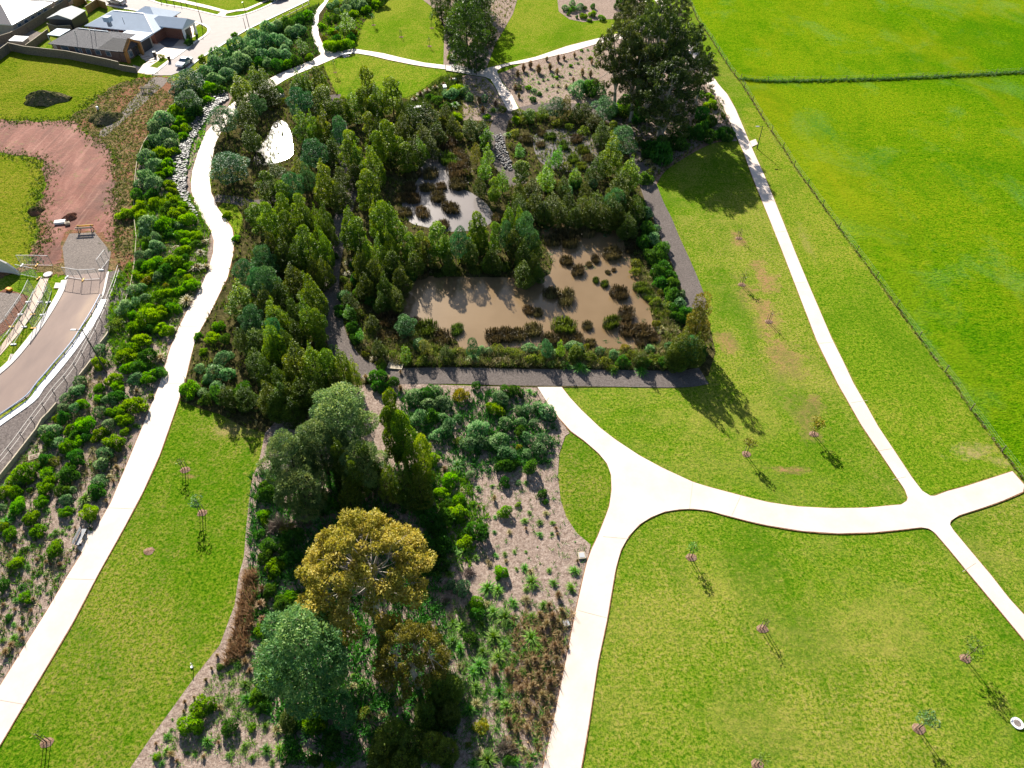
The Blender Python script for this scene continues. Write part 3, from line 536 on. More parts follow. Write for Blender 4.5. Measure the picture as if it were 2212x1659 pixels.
def trunkmesh(name, mat, h, r, seed, forks=3, reach=.5, start=.25, lean=.03):
    R = random.Random(seed); mb = MB(); pts = []; x = y = 0
    for k in range(6):
        t = k/5; pts.append((x, y, h*t)); x += R.uniform(-lean, lean)*h*.5; y += R.uniform(-lean, lean)*h*.5
    mb.tube(pts, [r*(1.25 if k == 0 else 1-.8*k/5) for k in range(6)])
    for k in range(forks):
        t = start+(.9-start)*k/max(1, forks); i = int(t*5); p = Vector(pts[i]).lerp(Vector(pts[i+1]), t*5-i); a = R.uniform(0, 6.28); l_ = h*reach*(1.1-t)
        q = p+Vector((math.cos(a)*l_, math.sin(a)*l_, l_*.8)); mm = p.lerp(q, .5)+Vector((0, 0, l_*.1))
        mb.tube([p, mm, q], [r*.5*(1-t*.6), r*.32*(1-t*.6), r*.1], 5)
    return mb.mesh(name, mat)
def roundtree(name, mat, seed, h=6.0, r=2.4, n=3600, ln=.34, wd=.12, up=-.1, lobes=26, base=.25, tip=.35, q0=.26, q1=.42, rand=.55):
    R = random.Random(seed); lb = []
    for i in range(lobes):
        a = R.uniform(0, 6.28); t = R.random(); zz = h*(base+(1-base)*t*.86); env = math.sqrt(max(0.05, 1-abs(2*t-.75)**2.2/1.7))
        o = r*env*R.uniform(.35, .78); q = r*R.uniform(q0, q1)
        lb.append((o*math.cos(a), o*math.sin(a), zz, q, q, q*R.uniform(.7, 1)))
    lb.append((0, 0, h*.5, r*.5, r*.5, h*.33)); lb.append((0, 0, h*.86, r*.38, r*.38, h*.12))
    return leafcloud(name, lb, n, ln, wd, mat, seed, up, rand, .8, tip)
def gum(seed, h=13.0, r=6.0, clumps=60, per=260, mat='gum_gold', ln=.30, wd=.12, q=(.75, 1.45), dome=.42, low=.35, flat=.75, barkm='bark_pale', tr=.35, forkz=.42, limbs=7):
    """spreading gum: forked trunk, limbs reaching leaf clumps on an uneven dome"""
    R = random.Random(seed); C_ = []; mb = MB()
    for i in range(clumps*3):
        if len(C_) >= clumps: break
        a = R.uniform(0, 6.28); t = math.sqrt(R.random()); e = 1-t*t
        z = h*(low+(1-low)*(e*dome+(1-dome)*R.random()**.6*(.35+.65*e)+.0)); z = min(z, h*.96)
        if R.random() < .6: z = h*(1-dome*t*t)*R.uniform(.86, .97)
        rad = R.uniform(*q); p = Vector((r*t*math.cos(a)*.92, r*t*math.sin(a)*.92, z))
        if any((p-c).length < .62*(rad+s) for c, s in C_): continue
        C_.append((p, rad))
    f0 = Vector((R.uniform(-.3, .3), R.uniform(-.3, .3), h*forkz*.8)); mb.tube([(0, 0, 0), (.05, .05, h*forkz*.4), f0], [tr*1.3, tr, tr*.85], 8)
    L_ = []
    for k in range(limbs):
        a = 6.28*k/limbs+R.uniform(-.3, .3); rr = r*R.uniform(.3, .6); e = Vector((rr*math.cos(a), rr*math.sin(a), h*R.uniform(.62, .78)))
        m_ = f0.lerp(e, .5)+Vector((R.uniform(-.4, .4), R.uniform(-.4, .4), .4)); mb.tube([f0, m_, e], [tr*.6, tr*.42, tr*.25], 6); L_ += [m_, e]
    for c, s in C_:
        n_ = min(L_, key=lambda q_: (q_-c).length+(3 if q_.z > c.z else 0)); mid = n_.lerp(c, .5)+Vector((R.uniform(-.3, .3), R.uniform(-.3, .3), -.1))
        mb.tube([n_, mid, c+Vector((0, 0, s*.3))], [tr*.22, tr*.14, tr*.05], 4)
    lb = [(c.x, c.y, c.z, s, s, s*flat) for c, s in C_]
    sub = []
    for (x, y, z, s, _, sz) in lb:
        for j in range(4): sub.append((x+R.uniform(-.6, .6)*s, y+R.uniform(-.6, .6)*s, z+R.uniform(-.2, .5)*sz, s*.5, s*.5, s*.42))
    cr_ = leafcloud('crown', sub, clumps*per, ln, wd, L[mat], seed, -.15, .8, .55, .5, .5)
    return cr_, mb.mesh('trunk', M[barkm])
def twigmesh(name, mat, seed, n=380):
    R = np.random.default_rng(seed); d = unit(R.normal(size=(n, 3))*[1, 1, .7]+[0, 0, .5]); d[:, 2] = abs(d[:, 2])
    c = d*(R.random((n, 1))*.55); e = c+d*.45+R.normal(size=(n, 3))*.1; s = unit(np.cross(d, R.normal(size=(n, 3))))*.014
    V = np.stack([c-s, c+s, e+s*.3, e-s*.3], 1); V[:, :, 2] = np.maximum(V[:, :, 2], 0.0)
    return facemesh(name, V, mat, R.random(n))
TR = {}
TR['m'] = [(melmesh('crown', L['mel'], 100+i, spires=3+i % 3), trunkmesh('trunk', M['bark'], 6.0, .11, i, 3, .12)) for i in range(7)]
for i in range(7): TR['m'].append((roundtree('crown', L['mel'], 150+i, 7, 1.75, 8000, .19, .10, .1, 24, .12, .35, .24, .4, .6), trunkmesh('trunk', M['bark'], 6.0, .11, 50+i, 3, .12)))
TR['k'] = [(melmesh('crown', L['mel_dark'], 200+i, spires=3+i % 3, wide=1.15), trunkmesh('trunk', M['bark_dark'], 6.0, .11, i, 3, .12)) for i in range(4)]
TR['n'] = [(melmesh('crown', L['b'], 240+i, n=1500, spires=2, ln=.34, wide=.85), trunkmesh('trunk', M['bark'], 6.0, .09, i, 2, .1)) for i in range(3)]
TR['w'] = [(roundtree('crown', L['wattle'], 300+i, n=8000, ln=.22, wd=.08), trunkmesh('trunk', M['bark_dark'], 5.0, .14, 30+i, 4, .35)) for i in range(5)]
TR['e'] = [(roundtree('crown', L['gum_mid'], 340+i, 7, 2.1, 2600, .3, .12, -.1, 26, .2), trunkmesh('trunk', M['bark_pale'], 6.0, .12, 40+i, 4, .3)) for i in range(3)]
TDIM = dict(m=(7, 1.65), k=(7, 1.8), n=(7, 1.35), w=(6, 2.3), e=(7, 2.1))
GR = {'g': [blades('blades', 110, L['g'], 1+i, wd=.11, R1=1.2, arch=.9) for i in range(3)], 's': [blades('blades', 90, L['s'], 11+i, wd=.09) for i in range(3)],
      't': [blades('blades', 110, L['t'], 21+i, h=1.25, arch=.65, wd=.08) for i in range(3)],
      'r': [blades('blades', 420, L['r'], 31+i, h=.8, wd=.06, arch=.35, spread=.9) for i in range(4)],
      'R': [blades('blades', 420, L['R'], 41+i, h=.9, wd=.06, arch=.35, spread=.9) for i in range(3)],
      'w': [blades('blades', 50, L['w'], 51+i, h=.3, wd=.14, arch=.5, spread=.85) for i in range(2)],
      'p': [twigmesh('twigs', L['p'], 61+i, 700) for i in range(2)]}

# ------------------------------------------------------------------ planting: kind -> column,row of the plan: x,y,w[,h]
PLANTS = []     # (object, what, category, group, x, y)
def put_tree(c, r, kind, x, y, wpx, h):
    ox, oy = cr(c, r, x, y); p = P(ox, oy, h*.97); k = TDIM[kind]
    rad = wpx/4.0/2/ppm(ox, oy, h*.55); i = rnd.randrange(len(TR[kind]))
    loc = (p.x, p.y, 0); nm = dict(m='paperbark_tree', k='paperbark_tree', n='young_tree', w='wattle_tree', e='gum_tree')[kind]
    root = empty(nm, loc, rnd.uniform(0, 6.28)); s = rad/k[1]*rnd.uniform(1.08, 1.22)
    root.scale = (s, s, h/k[0])
    cm, tm = TR[kind][i]; link('crown', cm, root); link('trunk', tm, root)
    what, grp = dict(m=('olive upright tree', 'olive conical trees round the ponds'), k=('dark olive upright tree', 'dark olive trees round the ponds'), n=('slim bright green conical tree', 'bright young conical trees'),
                w=('blue-green feathery tree', 'blue-green feathery trees'), e=('loose grey-green gum', 'loose gums'))[kind]
    PLANTS.append((root, what, 'tree', grp, ox, oy+8, h))
SNAME = dict(c=('rosemary_shrub', 'grey-green pale-tipped shrub', 'pale-tipped shrubs'), b=('bright_shrub', 'bright green round shrub', 'bright green shrubs'), d=('dark_shrub', 'dark green dense shrub', 'dark green shrubs'),
             o=('olive_shrub', 'loose olive shrub', 'olive shrubs'), x=('yellow_shrub', 'yellow-green shrub', 'yellow-green shrubs'), g=('green_tussock', 'green strappy tussock', 'green strappy tussocks'),
             s=('pale_tussock', 'pale straw tussock', 'pale straw tussocks'), t=('brown_sedge', 'upright brown sedge', 'upright brown sedges'), r=('brown_reed_clump', 'brown reed clump', 'brown reed clumps'),
             R=('green_reed_clump', 'green reed clump', 'green reed clumps'), w=('water_plant', 'leafy water plant', 'leafy water plants'), p=('bare_bush', 'bare twiggy bush', 'bare twiggy bushes'))
def put_shrub(c, r, kind, x, y, wpx, hf=None):
    ox, oy = cr(c, r, x, y); rad = wpx/4.0/2/ppm(ox, oy, .5)
    hf = hf or dict(c=1.25, b=1.15, d=1.3, o=1.1, x=1.1, g=1.0, s=.9, t=1.1, r=1.0, R=1.05, w=.8, p=1.2)[kind]
    tall = rad*hf; p = P(ox, oy, tall*.5 if kind not in 'rRw' else tall*.3)
    if on_path(p) and kind not in 'rRw': return
    me = rnd.choice(SHR[kind] if kind in SHR else GR[kind]); nm, what, grp = SNAME[kind]
    o = link(nm, me, None, (p.x, p.y, .05)); o.rotation_euler = (0, 0, rnd.uniform(0, 6.28)); q = rnd.uniform(.92, 1.08)
    k = rnd.uniform(1.25, 1.55) if kind in SHR else 1.5 if kind in 'gst' else 1.12
    q = rnd.uniform(.82, 1.22); o.scale = (rad*k*q, rad*k/q, tall*rnd.uniform(.95, 1.1)*(1.15 if kind in SHR or kind in 'gst' else 1))
    PLANTS.append((o, what, dict(g='tussock', s='tussock', t='sedge', r='reeds', R='reeds', w='water plant', p='bush').get(kind, 'shrub'), grp, ox, oy, rad))
PATHS = [[tuple(P(*p).xy) for p in left_poly], [tuple(P(*p).xy) for p in JL+JR+JB+JU]]
def on_path(p): return any(inside((p.x, p.y), q) for q in PATHS)
TREES = {
 (0, 0): "w 1590 610 240 5;w 1600 790 200 4.5;w 1560 700 180 4;m 2040 640 200 6.5;m 2180 560 150 6.5;w 1900 925 250 5.5;w 1940 1340 300 5;k 2130 1060 170 6;k 2100 850 150 6;w 2200 820 120 5",
 (1, 0): "m 510 575 130 6;m 575 620 70 5;m 420 620 120 6;m 340 605 140 6;m 560 735 200 7;w 350 760 180 6.5;m 30 585 140 6;k 80 690 170 5.5;m 930 570 140 8;m 1020 720 150 7.5;m 1150 660 160 8;m 820 785 150 7;m 745 830 110 6;m 900 760 130 6.5;m 960 965 130 6.5;m 1110 1040 190 9;k 1340 880 130 6;k 1460 875 210 6.5;k 1250 850 110 6;k 1260 965 130 6;m 350 925 150 7;m 465 970 140 7;m 560 950 150 7.5;w 690 1020 150 6;m 785 1125 180 8;m 960 1255 190 8;k 1040 1000 120 6.5;w 470 1215 220 6;m 350 1335 130 6;m 560 1395 190 8;w 420 1420 130 6;m 940 1465 180 8;k 130 1400 180 5;m 60 1480 160 6;m 200 1560 140 6;w 290 1490 170 6;m 850 1235 140 7;k 1640 880 100 4.5;k 1700 980 90 4.5;k 1850 1010 150 4.5;k 1960 1040 130 4.5;n 2000 1110 130 4;n 2000 1250 100 4.5;n 1980 1350 130 5;n 2130 1460 110 5;m 2060 1530 110 5;e 1900 1235 100 4.5;k 1920 1500 100 4.5;k 1330 1180 160 6.5;k 1180 1190 140 6;k 700 1420 160 6;n 370 320 95 4;n 765 95 120 5;k 640 1180 130 5.5;k 1420 1060 160 6;k 1560 1030 140 5.5;m 1290 1230 150 6;m 1400 1180 130 5.5;m 690 850 110 5.5;k 1500 1180 130 4.5;k 840 1390 130 5.5;k 700 1560 150 6;m 1030 1130 140 7",
 (2, 0): "e 480 820 100 4.5;n 260 885 80 3.5;w 390 850 170 3.8;o 640 900 10 1;w 800 850 200 4.5;w 980 1115 210 5.5;m 870 1150 210 8;m 1050 1350 190 7;k 790 1040 150 5;m 880 1045 110 4;n 410 1255 110 4.5;n 320 1345 90 4.5;n 290 1440 150 5;n 60 1240 90 3;m 75 1390 170 4.5;k 650 1540 110 4.5;k 450 1520 110 4;m 560 1440 110 4;k 740 1360 140 5;k 940 1480 180 6;k 170 1540 140 4;k 640 880 130 4;k 560 900 110 3.8;k 720 960 120 3.8;m 150 940 100 3;k 60 1560 130 5",
 (0, 1): "m 2185 95 180 6;w 2090 590 190 5;w 2185 660 150 5.5;m 2040 770 240 6;w 2140 1000 230 5.5;k 2190 1180 200 5;k 2060 1180 150 4.5;k 2180 1360 180 5;k 2110 60 110 4;k 2200 450 140 5",
 (1, 1): "m 60 90 180 8;m 195 10 140 7;m 240 160 150 7;m 345 15 150 7;m 500 110 120 7;m 515 240 110 6;m 400 290 190 8;m 545 330 140 7;m 790 140 200 8;m 860 220 190 8;m 1080 80 220 9;m 1160 115 190 8;m 1010 90 120 7;m 1130 330 150 7;m 1050 390 140 6.5;m 950 400 120 6.5;m 415 705 200 8;m 400 925 180 7;m 500 1010 150 7;m 120 920 200 7;m 200 1000 130 6;m 110 1135 170 7;m 60 1185 140 7;m 300 1290 240 8;m 450 1320 220 8;m 700 1345 190 7;m 590 1360 170 7;m 820 1420 120 6;w 60 650 220 7;w 40 475 190 6;w 130 1105 150 6;w 1750 320 180 6;w 2160 250 150 6;m 1320 350 130 5.5;m 1420 340 130 5.5;m 1560 260 180 7;m 1900 170 150 7;m 1960 250 130 6;m 2060 260 120 6;m 2180 110 130 7;m 1640 370 120 5;e 1480 420 110 4.5;k 1850 400 130 5;k 1350 500 130 5;k 1660 520 130 4.5;k 2040 470 130 5;m 2000 520 100 3.5;k 1170 480 160 6.5;k 1010 530 170 6.5;k 880 500 140 6;k 1240 620 150 5.5;k 1100 700 150 5.5;k 930 700 130 5;k 1200 820 140 4.5;k 1060 860 120 4;k 290 620 180 6;k 200 420 160 6;k 320 420 140 6.5;k 560 560 130 6;k 180 760 160 6;k 280 900 150 6;k 60 820 180 6;k 470 560 110 6;k 600 200 110 6;k 560 80 120 6;k 420 120 130 6.5;k 80 320 150 7;k 200 300 140 6.5;k 300 1100 140 5.5;k 220 1180 130 6;k 160 1500 180 6;k 30 1400 150 6;n 790 980 110 3;n 895 1180 80 2.5;n 1275 1330 110 3;k 780 860 120 3.5;k 990 1060 110 3;w 1290 1080 180 3.2;w 1870 1280 110 3.5;k 1640 1320 110 2.6;e 1440 1290 110 2.6;k 1040 1270 110 3;k 500 1560 180 5;k 660 1560 150 4.5;k 400 1620 180 5;k 250 1650 180 5",
 (2, 1): "m 60 130 150 7;w 140 205 190 8;k 30 260 160 7;k 200 340 130 6;k 100 420 150 6;k 180 520 130 5;k 60 20 170 5.5;k 200 -10 160 5.5;k 350 10 170 5.5;k 500 -20 150 5.5;k 620 20 160 5.5;k 740 -10 170 6;k 870 20 160 6;k 980 -30 170 6;k 1080 20 150 5.5;k 280 90 140 4.5;k 430 100 140 4.5;k 560 110 140 4.5;k 690 110 140 4.5;k 820 120 140 5;k 940 110 140 5;k 1010 180 150 5;w 900 -30 170 6;e 1690 870 210 9;e 1640 1000 170 7;k 1510 1190 190 6.5;k 1620 1230 190 6;k 1480 1290 180 5;w 1560 1270 150 5;k 1420 1330 150 4;n 420 1285 80 3.2;w 290 1290 120 3;k 1140 1370 100 2.8;m 560 1310 110 2.8;k 100 600 150 4.5;k 230 620 100 3.5",
 (1, 2): "m 1150 45 190 11;m 1130 200 190 10;m 1230 240 220 10;m 1420 440 190 10;m 1330 420 160 9;k 680 480 180 9;k 880 490 170 9;k 800 640 200 8;k 760 820 180 6;k 60 -20 200 5.5;k 200 -10 200 5.5;k 350 -40 200 6;k 480 0 180 5.5;k 130 80 180 4.5;k 280 130 180 4.5;k 1250 700 220 7;k 1400 780 200 6;k 1120 700 160 7",
 (0, 2): "k 2080 20 180 4;k 1930 10 160 3.5",
 (1, 3): "k 1140 1270 260 5;k 1290 1370 240 4.5;k 1060 1400 230 4.5;k 1240 1520 240 4;k 1520 1370 200 4;k 1620 1440 180 3.5;w 700 1080 280 5;k 1550 850 230 5;k 1680 880 200 4.5;k 1450 1130 220 3.5;k 1650 1130 200 3;k 1030 1600 200 3.5;k 250 1200 150 2.5",
}
SHRUBS = {
 (0, 0): "c 2050 410 200;c 2190 310 140;c 2130 370 120;c 1900 480 150;c 1870 560 160;c 1990 560 140;c 2080 520 150;c 2150 470 130;c 1780 640 150;c 1870 690 130;c 1400 1040 170;c 1340 1110 130;c 1470 1060 120;c 1440 1190 180;c 1350 1230 160;c 1480 1260 140;c 1270 1370 180;c 1340 1440 160;c 1270 1540 170;c 1220 1600 120;c 1330 1600 170;b 2028 300 55;b 1750 500 60;c 2210 390 110;b 1560 1060 110;b 1600 1110 100;b 1510 1310 90;b 1400 1340 160;b 1430 1430 130;b 1450 1600 100;b 1590 940 160;b 1530 960 150;b 1680 900 120;b 1790 760 120;d 1720 820 100;b 1480 1650 80;b 1610 1030 90;b 1580 1180 90;d 1620 330 55;d 1630 375 65;o 1390 490 60;c 1960 640 130;c 2040 600 110;d 1700 960 110;d 1650 990 110;b 1520 1120 90;d 1420 1300 80;c 1840 620 110;d 1290 1250 90;b 1380 1520 100;d 1390 1480 90;b 1460 1480 90;x 1700 770 80;d 1900 780 90;b 1800 870 90;c 2160 420 110;d 1560 830 100",
 (1, 0): "c 110 240 140;c 180 230 120;d 270 205 120;d 370 170 115;c 90 360 150;c 150 330 100;c 230 360 140;c 300 280 110;c 370 270 120;c 240 440 110;c 150 460 120;c 60 480 120;c 40 420 80;c 260 480 110;c 330 300 90;c 690 30 70;c 640 60 80;c 700 100 60;c 790 30 110;c 780 90 100;c 870 40 120;d 700 160 60;c 700 250 40;b 1690 500 80;b 660 270 60;x 690 285 50;b 450 140 100;c 20 360 70;c 100 550 100;d 30 540 90;d 180 560 110;b 280 560 90;b 470 500 80;d 340 520 100;d 630 180 60;b 840 120 80;c 920 60 110;b 960 90 90;b 1030 40 90;d 1090 10 100;d 960 10 110;x 590 330 60;b 640 400 120;b 740 400 120;b 800 390 110;d 700 350 100;x 850 280 60;d 830 330 80;b 560 230 60;x 1680 800 90;b 1740 780 110;c 1690 820 120;c 1800 800 110;c 1850 850 90;c 1975 860 80;c 1640 810 80;g 1720 900 90;d 1640 920 80;t 1960 950 90;g 2050 950 80;t 1930 870 90;b 1730 1010 90;b 2000 1010 60;g 1780 740 80;t 2070 900 80;o 2130 950 80;d 1560 870 90;o 1600 1050 130;o 1700 1080 120;o 1750 1180 120;r 1640 1240 200;R 1660 1380 180;r 1500 1500 160;r 1750 1480 220;r 1350 1500 150;r 1330 1610 130;r 1740 1590 170;r 1600 1610 110;r 1720 1320 140;r 1790 1380 140;o 1810 1500 90;r 1480 1620 130;t 2190 1060 60;g 2180 1160 70;o 2200 1260 60;t 1620 730 60;t 1550 760 70;t 1480 790 80;t 1420 820 80;t 1370 860 80;t 1690 690 60;d 1500 840 60;o 240 870 80;d 200 800 90;x 90 880 70",
 (2, 0): "c 570 770 170;d 680 780 170;c 750 790 120;c 640 730 110;d 1640 1000 150;b 1720 900 110;d 1800 1160 110;d 1700 1060 130;d 1650 1110 130;b 1640 820 80;b 1700 830 70;o 1730 790 50;b 1820 1000 50;d 1850 1140 110;d 1310 1320 200;d 1240 1290 150;d 1430 1230 180;s 1190 1390 110;s 1230 1450 80;d 520 80 60;c 580 60 80;b 620 140 60;b 700 120 70;b 770 155 60;d 490 120 35;d 560 150 30;c 460 70 60;b 670 175 35;d 630 70 40;c 520 30 60;d 700 60 50;d 1030 60 120;d 960 20 120;b 140 760 55;c 190 785 55;d 240 810 40;t 300 510 60;t 400 510 80;t 450 500 60;t 540 480 60;t 230 600 110;t 160 560 90;t 100 590 100;t 330 580 90;t 390 620 80;t 50 640 90;t 610 630 90;t 680 640 90;t 30 760 90;t 60 830 70;t 690 540 60;b 385 672 32;g 350 650 40;b 510 568 32;g 570 545 35;b 600 435 28;g 655 430 30;b 680 505 38;g 500 635 40;t 530 690 60;s 470 740 80;g 350 740 40;g 230 710 40;g 270 690 35;g 310 685 30;g 435 660 35;g 180 680 30;s 400 740 50;g 300 770 35;d 570 920 50;s 600 500 35;g 590 495 35;d 180 860 50;s 390 790 40;o 60 980 110;o 110 1040 100;b 30 1040 80;o 30 1150 90;R 330 1180 110;r 260 1150 100;R 450 1260 110;r 560 1200 130;R 620 1300 120;R 530 1380 120;r 250 1250 90;R 600 1440 110;r 660 1370 110;r 120 1200 130;r 60 1290 120;d 870 960 110;b 900 940 90;d 1000 960 140;d 1100 1000 150;o 1120 960 80;d 1500 1150 150;d 1600 1160 140;d 1700 1180 130;d 1300 1230 130;d 1180 1270 110;o 1100 1220 90;o 500 1100 100;o 620 1130 110;o 400 1060 110;o 180 1000 90;o 270 1010 80;d 1170 1340 100;o 1190 1500 90;o 60 760 70;d 1150 1540 110;d 1860 1200 80;o 470 1440 100;c 700 1590 110;d 560 1600 110;o 300 1600 110;o 400 1600 100;c 480 1650 110;d 1000 880 120;b 950 930 60;d 1120 870 110;o 960 1000 80",
 (0, 1): "b 1210 130 130;b 1340 90 110;b 1470 80 150;b 1430 290 160;b 1240 210 120;b 1090 190 120;b 1570 520 110;b 1380 610 130;b 1500 610 150;b 1300 650 150;b 1400 900 130;b 1490 1010 120;b 1380 1050 130;b 1260 1100 180;b 1180 1180 150;b 1220 1290 120;b 1090 1430 150;b 1100 1530 130;d 1200 1510 130;b 1300 1600 130;b 1000 1620 130;b 1150 1060 100;b 850 1480 130;o 1000 1150 150;b 1570 380 110;b 1700 380 110;b 1640 240 140;b 1540 190 140;b 1620 760 90;b 1560 700 80;b 1650 810 120;c 1290 280 160;c 1250 350 110;c 1350 400 130;c 1350 470 130;c 1530 290 100;c 1210 550 100;c 1290 540 100;c 1370 740 110;c 1160 850 120;c 1230 830 90;c 1260 910 80;c 1080 1000 140;c 1170 960 110;c 860 1360 110;c 700 1640 120;c 1180 1620 120;s 1700 650 150;s 1780 640 110;s 1610 930 150;s 1760 430 100;s 1380 1430 140;c 1930 1440 140;c 1860 1550 160;c 1960 1580 130;c 1730 1530 100;c 1800 1620 110;b 1710 1240 70;b 1840 1260 110;b 1760 1380 70;d 1950 1280 110;b 1900 1160 110;b 1790 1640 80;b 1620 1170 90;b 1440 1200 110;d 1310 1180 110;x 1270 770 110;x 1430 810 60;b 1180 720 90;b 1300 720 110;d 1430 680 120;d 1220 640 110;d 1470 360 90;d 1280 440 110;b 1260 480 90;b 1640 640 90;b 1570 620 80;d 1600 580 90;b 1800 250 60;s 1730 520 110;d 1460 130 110;d 1190 40 130;d 1310 20 110;b 1580 120 90;s 1480 1180 110;d 1290 1420 130;d 1380 1560 110;s 1500 1100 90;b 1140 1350 110;s 1640 870 90;d 1440 960 90;b 1370 1180 110;b 2040 400 60;b 1960 200 60;b 1290 1000 90;s 1520 480 90;b 1600 440 80;d 1690 450 80;d 1510 780 80;b 1550 860 90",
 (1, 1): "c 550 1310 90;c 650 1350 80;d 740 1010 100;c 760 910 140;o 880 1060 120;o 990 1100 110;o 1000 1190 110;d 720 1060 90;d 830 1180 120;d 850 1280 100;c 1410 1330 140;c 1950 1370 90;c 2010 1380 80;o 1570 1350 70;o 1690 1390 110;x 1750 1370 60;o 1180 1400 80;x 940 1400 70;s 960 1330 60;o 1080 1470 90;d 1090 1520 90;s 1020 1440 90;r 1150 1100 220;r 1240 1230 180;R 1480 1180 200;r 1600 1250 180;R 1735 1190 130;r 2060 1240 180;r 2170 1230 180;r 1370 1120 110;r 1100 1250 140;r 1440 175 150;r 1680 135 165;r 1570 40 150;r 1350 55 150;r 1290 175 130;r 1620 280 120;r 2080 225 110;r 1260 50 130;r 1330 10 110;c 1470 470 90;c 1490 580 110;o 1420 640 110;o 1540 640 90;o 1800 560 110;o 1900 480 120;o 2050 580 110;R 1730 690 110;R 1900 670 120;R 2060 660 120;R 1580 700 110;R 2160 650 110;r 1430 710 130;o 1300 560 110;o 1330 640 110;s 790 700 80;s 800 600 90;o 760 760 90;o 800 820 90;d 860 760 100;d 900 860 110;d 1000 950 110;r 1060 980 90;d 1300 730 120;d 1130 960 110;s 1600 1430 90;s 1500 1440 90;s 1750 1450 80;s 1850 1450 90;s 1240 1460 80;s 1130 1440 80;o 1320 1430 110;o 1430 1460 120;s 2090 1450 100;s 2170 1440 100;o 2080 1360 110;o 2190 1380 100;g 1880 1430 110;o 1650 1460 90;t 1250 1560 60;d 690 560 60;c 650 540 60;c 330 1120 100;o 330 1180 100;d 1060 1600 150;t 950 1610 100;t 1130 1610 110;c 700 1650 110;c 790 1640 90;g 60 1560 110;c 90 1620 120;d 860 640 90",
 (2, 1): "d 1080 170 160;d 1060 90 130;c 1160 180 130;d 1040 260 150;d 1170 320 130;c 1240 320 90;d 1140 440 140;c 1220 410 130;d 1290 510 150;c 1320 470 100;d 1210 560 130;d 1310 640 120;d 1250 700 130;d 1350 720 120;d 1290 790 130;d 1390 800 130;d 1370 890 140;c 1460 880 90;c 1450 970 130;d 1500 1060 130;d 1400 1010 120;o 1340 990 110;o 1340 1060 110;d 1430 1080 110;o 1070 690 110;R 1120 830 140;R 1180 900 120;o 1240 950 110;o 1280 880 90;r 1010 500 100;r 1060 460 90;o 1060 620 110;s 1240 830 80;s 1180 740 70;d 960 190 110;d 1010 340 110;r 350 415 160;r 500 405 210;r 640 330 190;r 420 360 130;r 720 310 120;r 870 525 180;r 470 590 130;r 570 675 140;r 720 575 100;r 665 625 70;r 340 870 150;r 470 905 190;r 925 865 180;R 725 765 70;R 800 795 85;r 830 695 55;r 880 675 50;r 650 1155 110;R 450 1160 210;R 860 1130 160;r 990 1050 180;r 1010 1190 180;r 1130 1200 180;r 180 1190 170;r 220 1040 110;r 60 1230 160;r 320 1270 150;r 440 1270 150;r 560 1270 140;r 680 1300 100;r 140 1020 110;r 1210 1250 140;r 1110 1290 120;s 1290 1180 110;x 1240 1140 90;s 1370 1200 110;w 350 590 80;w 330 530 70;w 820 360 100;w 780 330 80;w 300 690 70;w 920 1280 80;w 810 1290 60;w 1140 1110 60;w 1180 1010 50;w 1090 900 60;w 990 580 50;w 930 420 60;w 560 290 80;w 640 650 70;w 500 280 60;w 300 320 90;w 970 490 50;w 1030 680 50;w 710 650 50;w 650 500 45;o 40 1410 110;c 150 1350 110;o 160 1440 110;o 240 1460 100;c 350 1400 90;o 420 1410 90;c 540 1350 150;o 560 1430 140;o 680 1430 120;c 760 1380 100;o 800 1470 110;c 880 1410 100;o 870 1520 90;d 960 1460 120;o 1050 1420 130;d 1140 1480 120;c 1190 1360 90;o 1240 1450 120;s 1310 1390 110;c 1360 1340 90;d 1320 1480 120;g 590 1510 130;g 470 1490 100;g 1120 1540 110;g 340 1480 80;s 730 1500 80;x 640 1340 80;x 980 1350 90;s 1010 1340 80;d 1440 1460 130;g 1470 1430 120;d 1560 1400 140;d 1640 1380 110;s 1420 1200 90;s 130 1490 70;g 880 1540 80",
